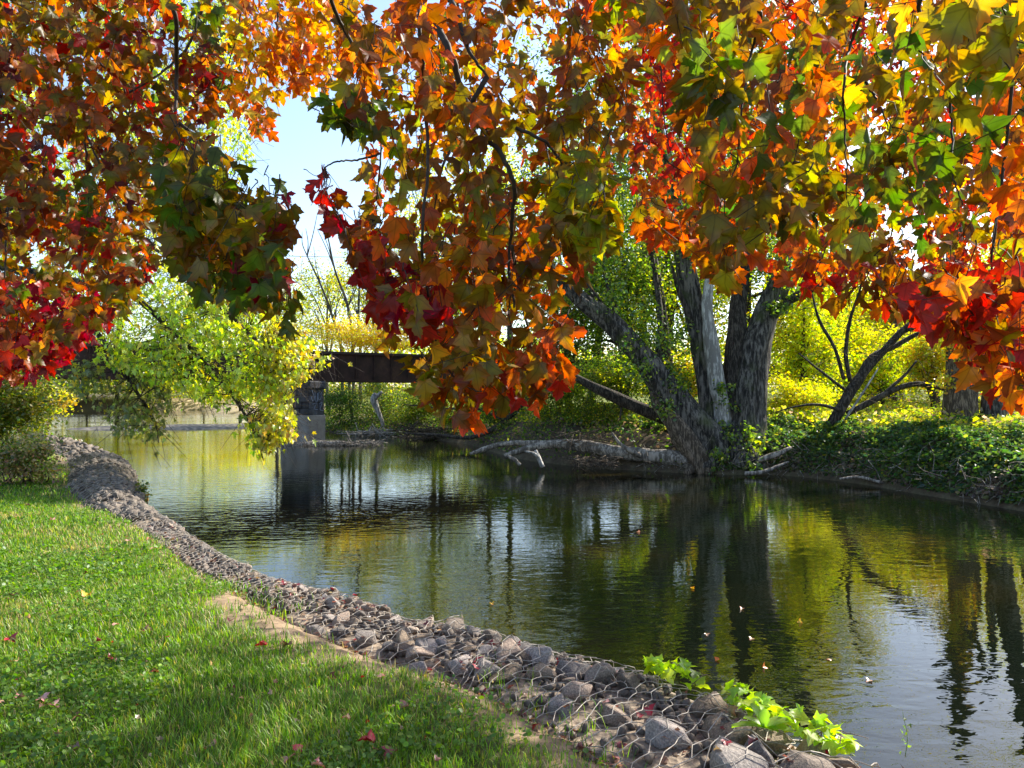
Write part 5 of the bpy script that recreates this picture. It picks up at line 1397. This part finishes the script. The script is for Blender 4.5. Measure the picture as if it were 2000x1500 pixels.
# the rest of the crown, above the picture: it shades the lawn and the hanging leaves
m = 1000
X_ = RNG.uniform(-7, 11, m * 6); Y_ = RNG.uniform(-3, 15, m * 6); Z_ = RNG.uniform(4.6, 10.5, m * 6)
xx, yy = to_px(np.stack([X_, Y_, Z_], -1))
cl_ = vnoise(X_ * 0.8 + 9, Y_ * 0.8 + 9, 81) * 0.6 + vnoise(X_ * 0.8, Z_ * 0.9, 82) * 0.4
ok = (((yy < -60) | (Y_ < 0.4)) & (cl_ > 0.52) & (np.hypot(X_ - 1.5, (Y_ - 4)) < 10))
ok = np.where(ok)[0][:m]
q = np.stack([X_, Y_, Z_], -1)[ok]
Ps.append(q); As.append(unit(RNG.normal(0, 0.5, (len(q), 3)) + np.array([0, 0, -0.8]))); Cs.append(vary([(3, RED), (3, OR), (3, OL), (2, GY)], len(q))); Ss.append(RNG.uniform(0.10, 0.15, len(q)))
tw = Tw.build("twigs", M['twig'], rm); tw["kind"] = "stuff"
Ps = np.vstack(Ps); As = np.vstack(As); Cs = np.vstack(Cs); Ss = np.concatenate(Ss)
nn = RNG.normal(0, 0.8, Ps.shape); nn[:, 2] += 0.55; nn[:, 1] -= 0.25
Rm = frames(As, nn)
X_, Y_ = to_px(Ps)
vis = (X_ > 0) & (X_ < 2000) & (Y_ > 0) & (np.arange(len(Ps)) < n_vis)
score = np.where(vis, Ss / Ps[:, 1], 0)
# the largest-looking ones whose middle is not hidden behind another big leaf come first
order = np.argsort(-score); big = order[:300]
rest = np.ones(len(Ps), bool); rest[big] = False
place_single(leaf_meshes(FINE, "leaf", M['maple_leaf_single']), "leaf", rm, Ps[big], Rm[big], Ss[big], Cs[big])
nearm = rest & (Ps[:, 1] < 4.2) & (np.arange(len(Ps)) < n_vis); farm = rest & ~nearm
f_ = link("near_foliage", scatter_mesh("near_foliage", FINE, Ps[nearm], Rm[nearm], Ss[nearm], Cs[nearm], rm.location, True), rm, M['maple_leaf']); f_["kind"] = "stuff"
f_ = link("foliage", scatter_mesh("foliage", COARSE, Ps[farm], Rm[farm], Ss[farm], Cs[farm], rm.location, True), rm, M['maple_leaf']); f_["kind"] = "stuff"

# ------------------------------------------------------------------ lawn
def lawn_points(n, y0, y1):
    Y_ = RNG.uniform(y0, y1, n * 3); X_ = RNG.uniform(-1.15, 0.62, n * 3) * (Y_ + 0.6)
    z, d, l = terrain(X_, Y_)
    dn_ = vnoise(X_ * 1.3, Y_ * 1.3, 11) * 0.7 + vnoise(X_ * 4, Y_ * 4, 12) * 0.3
    dw_ = 0.27 * np.clip(vnoise(X_ * 0.55 + 3.3, Y_ * 0.55, 13) * 2.2 - 0.55, 0.0, 1.0) * np.interp(Y_, [2.5, 5.5, 8, 11], [1.0, 1.0, 0.5, 0.8]) * (0.6 + 0.8 * dn_)
    ok = l & (d > gab_w(Y_) - 0.06) & (RNG.random(len(d)) < np.clip((d - gab_w(Y_) - dw_ + 0.16 + 0.3 * (vnoise(X_ * 5, Y_ * 5, 14) - 0.5)) / 0.22, 0.08, 1)) & ((d > gab_w(Y_) + dw_ + 0.35) | (RNG.random(len(d)) < 0.7))
    s = np.where(ok)[0][:n]
    return np.stack([X_, Y_, z], -1)[s]
def blades(P, hgt, wid, col):
    n = len(P)
    az = RNG.uniform(0, 2 * np.pi, n); lean = RNG.uniform(0.15, 1.0, n) * hgt
    dx, dy = np.cos(az), np.sin(az); sx, sy = -dy, dx
    h = hgt * RNG.uniform(0.6, 1.25, n); w_ = wid * RNG.uniform(0.7, 1.3, n)
    V_ = np.zeros((n, 5, 3))
    for k, (s, f, hh, ww) in enumerate(((-1, 0, 0, 1), (1, 0, 0, 1), (1, 0.35, 0.62, 0.8), (-1, 0.35, 0.62, 0.8), (0, 1.0, 0.95, 0))):
        V_[:, k, 0] = P[:, 0] + sx * w_ * s * ww + dx * lean * f
        V_[:, k, 1] = P[:, 1] + sy * w_ * s * ww + dy * lean * f
        V_[:, k, 2] = P[:, 2] - 0.005 + h * hh
    q = (np.array([[0, 1, 2, 3]])[None] + (np.arange(n) * 5)[:, None, None]).reshape(-1, 4)
    t = (np.array([[3, 2, 4]])[None] + (np.arange(n) * 5)[:, None, None]).reshape(-1, 3)
    return V_.reshape(-1, 3), q, t, np.repeat(col, 5, 0)
GC = [(5, (0.115, 0.235, 0.022)), (5, (0.20, 0.33, 0.03)), (2, (0.07, 0.16, 0.022)), (1.2, (0.38, 0.38, 0.08)), (0.7, (0.46, 0.39, 0.18))]
VV, QQ, TT_, CC_, off = [], [], [], [], 0
for n, y0, y1, hg, wd in ((58000, 2.5, 4.6, 0.055, 0.0022), (70000, 4.2, 7.5, 0.055, 0.0028), (54000, 7.0, 12, 0.055, 0.0042), (38000, 11, 24, 0.06, 0.008)):
    P = lawn_points(n, y0, y1)
    tall = 0.75 + 0.6 * vnoise(P[:, 0] * 1.1, P[:, 1] * 1.1, 61)
    dryn = vnoise(P[:, 0] * 0.9 + 5, P[:, 1] * 0.9, 62)
    col = vary(GC, len(P), 0.2, 0.06)
    dm = RNG.random(len(P)) < np.clip((dryn - 0.62) * 2.4, 0, 0.6)
    col[dm] = vary([(1, (0.36, 0.33, 0.10)), (1, (0.40, 0.33, 0.15))], int(dm.sum()))
    v, q, t, c_ = blades(P, hg * tall, wd, col)
    VV.append(v); QQ.append(q + off); TT_.append(t + off); CC_.append(c_); off += len(v)
g = link("lawn_grass", mesh_np("lawn_grass", np.vstack(VV), [np.vstack(QQ), np.vstack(TT_)], False, np.vstack(CC_)), None, M['grass'])
tag(g, "short green lawn grass with dry patches", "grass", kind="stuff")
# clover and other broad leaves among the grass
CLV = (np.array([(0, 0, 0), (0.42, 0.25, 0.1), (0.5, 0.65, 0.12), (0.2, 1.0, 0.06), (-0.2, 1.0, 0.06), (-0.5, 0.65, 0.12), (-0.42, 0.25, 0.1)], float), np.array([(0, 1, 2, 3), (0, 3, 4, 4), (0, 4, 5, 6)]), None)
CLV = (CLV[0], np.array([(0, 1, 2), (0, 2, 3), (0, 3, 4), (0, 4, 5), (0, 5, 6)]), None)
P = np.vstack([lawn_points(36000, 2.7, 8.5), lawn_points(9000, 8, 14)])
clump = vnoise(P[:, 0] * 0.8 + 3, P[:, 1] * 0.8, 63) * 0.65 + vnoise(P[:, 0] * 2.7, P[:, 1] * 2.7, 64) * 0.35
P = P[clump > 0.52]; P[:, 2] += RNG.uniform(0.02, 0.062, len(P))
ax_ = RNG.normal(0, 1, P.shape); ax_[:, 2] *= 0.3; nn = RNG.normal(0, 0.45, P.shape); nn[:, 2] += 1
cv = link("lawn_clover", scatter_mesh("lawn_clover", CLV, P, frames(ax_, nn), RNG.uniform(0.014, 0.032, len(P)) * np.interp(P[:, 1], [3, 9], [0.85, 1.3]), vary([(4, (0.11, 0.21, 0.03)), (3, (0.17, 0.28, 0.035)), (1, (0.08, 0.16, 0.04))], len(P), 0.2, 0.06)), None, M['grass'])
tag(cv, "patches of small round clover leaves in the lawn", "clover", kind="stuff")
# sparse blades at the foot of the gabion
gp = []
for _ in range(2600):
    s_ = random.uniform(s_at(2.3), s_at(9.5)); t_ = abs(random.gauss(0, 0.22)) - 0.12
    if vnoise(np.array([s_ * 2.0]), np.array([t_ * 3]), 66)[0] > 0.5: gp.append(gab_point(s_, t_, -0.02))
gp = np.array(gp); v, q, t, c_ = blades(gp, np.full(len(gp), 0.07), 0.0025, vary(GC, len(gp)))
g2 = link("gabion_grass", mesh_np("gabion_grass", v, [q, t], False, c_), None, M['grass']); tag(g2, "sparse grass blades growing through the gabion stones", "grass", kind="stuff")

# ------------------------------------------------------------------ plants on the gabion
def creeper(label, x0, x1, n):
    """Low lobed-leaf plant trailing along the brink between two pixel columns."""
    s0_, s1_ = x0, x1
    p0_ = gab_point(0.5 * (s0_ + s1_), 0.92)
    root = empty("creeping_plant", p0_, label, "plant", "creeping plants on the gabion brink")
    T = Tubes(); Pq = []
    for k in range(max(3, n // 12)):
        a_ = random.uniform(s0_, s1_); b_ = a_ + random.uniform(-0.18, 0.18)
        pp = [gab_point(a_, 0.86, 0.05), gab_point(0.5 * (a_ + b_), 0.96, 0.12), gab_point(b_, 1.02, 0.16)]
        T.add(catmull(pp, 6), np.linspace(0.003, 0.0015, 6), 4)
    T.build("stems", M['bark_brown'], root)["kind"] = "stuff"
    ms = [leaf_template(maple_outline(False), 0.25, 0.4, t_, 120 + k) for k, t_ in enumerate((0, 0.3, -0.3))]
    meshes = leaf_meshes(ms, "leaf", M['leaf_single'])
    q = np.array([gab_point(random.uniform(s0_, s1_), random.uniform(0.80, 0.98), random.uniform(0.05, 0.15)) for _ in range(n)])
    ax = unit(RNG.normal(0, 1, (n, 3)) * np.array([1, 1, 0.4])); nn_ = RNG.normal(0, 0.5, (n, 3)); nn_[:, 2] += 1
    place_single(meshes, "leaf", root, q, frames(ax, nn_), RNG.uniform(0.045, 0.085, n), vary([(4, (0.30, 0.46, 0.03)), (3, (0.40, 0.50, 0.04)), (1, (0.18, 0.30, 0.03))], n, 0.15, 0.05))
def s_px(x, y):
    p = pz(x, y, 1.0); return float(cum[np.argmin(np.sum((LE - p[:2]) ** 2, 1))])
sa_, sb_ = sorted((s_px(1285, 1312), s_px(1395, 1350))); creeper("smaller lime green creeping plant on the gabion brink", sa_, sb_, 45)
sa_, sb_ = sorted((s_px(1465, 1370), s_px(1680, 1452))); creeper("long lime green creeping plant trailing along the gabion brink", sa_, sb_, 130)
# broad-leaved weed
wp = pz(1492, 1422, 1.08)
bw = empty("broadleaf_weed", wp, "broad leaved bright green weed growing between gabion stones", "plant")
for k, (az, el, ln, wd) in enumerate(((115, 50, 0.17, 0.05), (170, 12, 0.15, 0.055), (70, 60, 0.12, 0.05), (20, 22, 0.15, 0.075), (-20, 10, 0.14, 0.08), (-60, 15, 0.10, 0.06), (145, 30, 0.12, 0.05))):
    az_, el_ = math.radians(az), math.radians(el)
    t_ = np.linspace(0, 1, 7); rows = []
    d = np.array([math.cos(az_) * math.cos(el_), math.sin(az_) * math.cos(el_) * 0.6, math.sin(el_)]); sd = unit(np.cross(d, [0, 0, 1])); up_ = np.cross(sd, d)
    for t__ in t_:
        w_ = wd * math.sin(math.pi * min(0.97, 0.08 + 0.82 * t__)) ** 0.8 * (1 + 0.12 * math.sin(t__ * 22)); c0 = d * ln * t__ + np.array([0, 0, -0.25 * ln * t__ ** 2])
        rows += [c0 - sd * w_ * 0.5 + up_ * 0.012, c0, c0 + sd * w_ * 0.5 + up_ * 0.012]
    q = [(3 * r + c0, 3 * r + c0 + 1, 3 * r + c0 + 4, 3 * r + c0 + 3) for r in range(6) for c0 in (0, 1)]
    me = mesh_np("leaf", np.array(rows), np.array(q), True); o = link("leaf", me, bw, M['leaf_single']); o.color = (0.30, 0.46 + 0.03 * (k % 3), 0.04, 1)
sp_ = pz(1768, 1478, 1.0)
sw = empty("thin_weed", sp_, "thin upright weed at the water end of the gabion", "plant")
tube("stem", catmull([sp_, sp_ + [0.01, 0, 0.09], sp_ + [0.0, 0.02, 0.19]], 8), np.linspace(0.002, 0.001, 8), M['leaf_single'], sw, 4).color = (0.14, 0.20, 0.04, 1)
ms = leaf_meshes([leaf_template(silver_outline(), 0.2, 0.3, 0, 130)], "leaf", M['leaf_single'])
q = np.array([sp_ + np.array([random.gauss(0, 0.012), random.gauss(0, 0.012), 0.02 + 0.019 * k]) for k in range(9)])
place_single(ms, "leaf", sw, q, frames(RNG.normal(0, 1, (9, 3)), RNG.normal(0, 0.5, (9, 3)) + np.array([0, 0, 1])), RNG.uniform(0.018, 0.035, 9), vary([(1, (0.16, 0.26, 0.04))], 9))

# ------------------------------------------------------------------ fallen leaves
FALL = leaf_meshes([leaf_template(maple_outline(True), f, c, t, 140 + k, 0.35) for k, (f, c, t) in enumerate(((0.35, 0.5, 0.3), (0.6, 0.3, -0.4), (0.2, 0.8, 0.2), (-0.4, 0.4, 0.5), (0.8, 0.5, 0.1)))], "fallen_leaf", M['dry_leaf'])
KINDS_ = {"crimson": (0.26, 0.02, 0.03), "dull maroon": (0.14, 0.03, 0.035), "pale pinkish": (0.48, 0.28, 0.25), "tan": (0.42, 0.28, 0.16), "brown": (0.20, 0.11, 0.06), "orange": (0.55, 0.20, 0.03), "yellow": (0.62, 0.46, 0.06)}
def fallen(p, colour, where, size, nrm=None):
    o = bpy.data.objects.new("fallen_leaf", random.choice(FALL)); COL.objects.link(o)
    ax = unit(RNG.normal(0, 1, 3) * np.array([1, 1, 0.15])); nn_ = RNG.normal(0, 0.35, 3) + np.array([0, 0, 1.0])
    R1 = frames(ax[None], nn_[None])[0]
    m4 = Matrix((R1 * size).tolist()).to_4x4(); m4.translation = Vector([float(v) for v in p]); o.matrix_world = m4
    k = KINDS_[colour]; j = math.exp(random.gauss(0, 0.18)); o.color = (min(k[0] * j, .8), min(k[1] * j, .8), min(k[2] * j, .8), 1)
    sw_ = "small" if size < 0.046 else "large" if size > 0.058 else "mid-sized"
    if "lawn" in where: zone = "front lawn" if p[1] < 4.2 else "middle lawn" if p[1] < 7 else "far lawn by the shrubs"; where = f"on the {zone}"
    elif "gabion" in where: zone = "nearest end" if p[1] < 4.2 else "middle stretch" if p[1] < 6.5 else "far end"; where = f"on the near gabion, {zone}"
    tag(o, f"{sw_} {colour} fallen maple leaf {where}", "fallen leaf", f"{sw_} {colour} fallen leaves {where}")
def lawn_z(x, y): return ground_z(x, y)
LP = lawn_points(400, 2.9, 13)
for k in range(125):
    p = LP[k]; p[2] += random.uniform(0.035, 0.06)
    c_ = random.choices(list(KINDS_), [2, 3, 4, 3, 3, 0.6, 0.4])[0]
    fallen(p, c_, "lying in the lawn grass", random.uniform(0.035, 0.066))
for x, y, c_ in ((797, 1378, "pale pinkish"), (730, 1450, "crimson"), (770, 1465, "crimson"), (165, 1165, "yellow"), (278, 1230, "pale pinkish"), (310, 1310, "crimson"), (18, 1245, "crimson"), (520, 1260, "crimson"), (640, 1320, "crimson"), (80, 1005, "tan"), (570, 1475, "pale pinkish")):
    p = pz(x, y, 1.05); fallen(p, c_, "lying in the lawn grass", random.uniform(0.06, 0.085))
for k in range(120):
    s_ = random.uniform(s_at(2.9), s_at(9.8)); t_ = random.uniform(-0.1, 0.98); p = gab_point(s_, t_)
    z = top_z(p[0], p[1], p[2]); p[2] = z + 0.012
    fallen(p, random.choices(list(KINDS_), [4, 5, 3, 2, 4, 1, 0.5])[0], "caught on the gabion stones", random.uniform(0.035, 0.075))
for x, y, c_ in ((1405, 1290, "orange"), (1470, 1248, "tan"), (1450, 1190, "tan"), (1640, 1440, "yellow"), (1560, 1215, "yellow"), (1380, 1240, "tan"), (960, 1180, "yellow"), (1250, 1040, "tan"), (1700, 1330, "tan"), (1490, 1305, "orange"), (1620, 1290, "tan"), (1350, 1150, "yellow")):
    p = pz(x, y, 0.0); 
    if in_poly(np.array([p[0]]), np.array([p[1]]), [tuple(q_) for q_ in POLY])[0]:
        o_before = None
        p[2] = 0.012; fallen(p, c_, "floating on the dark water", 0.06)

# crumbled leaf litter between the gabion stones
q = []
for _ in range(1500):
    s_ = random.uniform(s_at(2.6), s_at(10)); t_ = random.uniform(-0.25, 1.0)
    if vnoise(np.array([s_ * 1.4]), np.array([t_ * 2.5]), 68)[0] < 0.42: continue
    p = gab_point(s_, t_); q.append((p[0], p[1], top_z(p[0], p[1], max(p[2], 1.0)) + 0.006 if t_ > 0 else max(ground_z(p[0], p[1]), p[2]) + 0.006))
q = np.array(q); n = len(q); ax = RNG.normal(0, 1, (n, 3)); ax[:, 2] *= 0.2; nn = RNG.normal(0, 0.35, (n, 3)); nn[:, 2] += 1
lt_ = link("leaf_litter", scatter_mesh("leaf_litter", COARSE, q, frames(ax, nn), RNG.uniform(0.02, 0.05, n), vary([(3, (0.20, 0.12, 0.07)), (3, (0.12, 0.06, 0.045)), (2, (0.34, 0.24, 0.15)), (1, (0.22, 0.03, 0.03))], n)), None, M['leaf'])
tag(lt_, "brown crumbled leaf litter among the gabion stones", "leaf litter", kind="stuff")

# broken bits of leaf scattered through the turf
q = lawn_points(900, 2.8, 10); q[:, 2] += RNG.uniform(0.02, 0.05, len(q)); n = len(q)
ax = RNG.normal(0, 1, (n, 3)); ax[:, 2] *= 0.3; nn = RNG.normal(0, 0.5, (n, 3)); nn[:, 2] += 1
tb = link("turf_litter", scatter_mesh("turf_litter", COARSE, q, frames(ax, nn), RNG.uniform(0.012, 0.032, n), vary([(3, (0.26, 0.17, 0.10)), (2, (0.14, 0.07, 0.05)), (2, (0.40, 0.30, 0.20)), (1, (0.28, 0.04, 0.04))], n)), None, M['leaf'])
tag(tb, "small broken bits of dry leaf in the lawn", "leaf litter", kind="stuff")
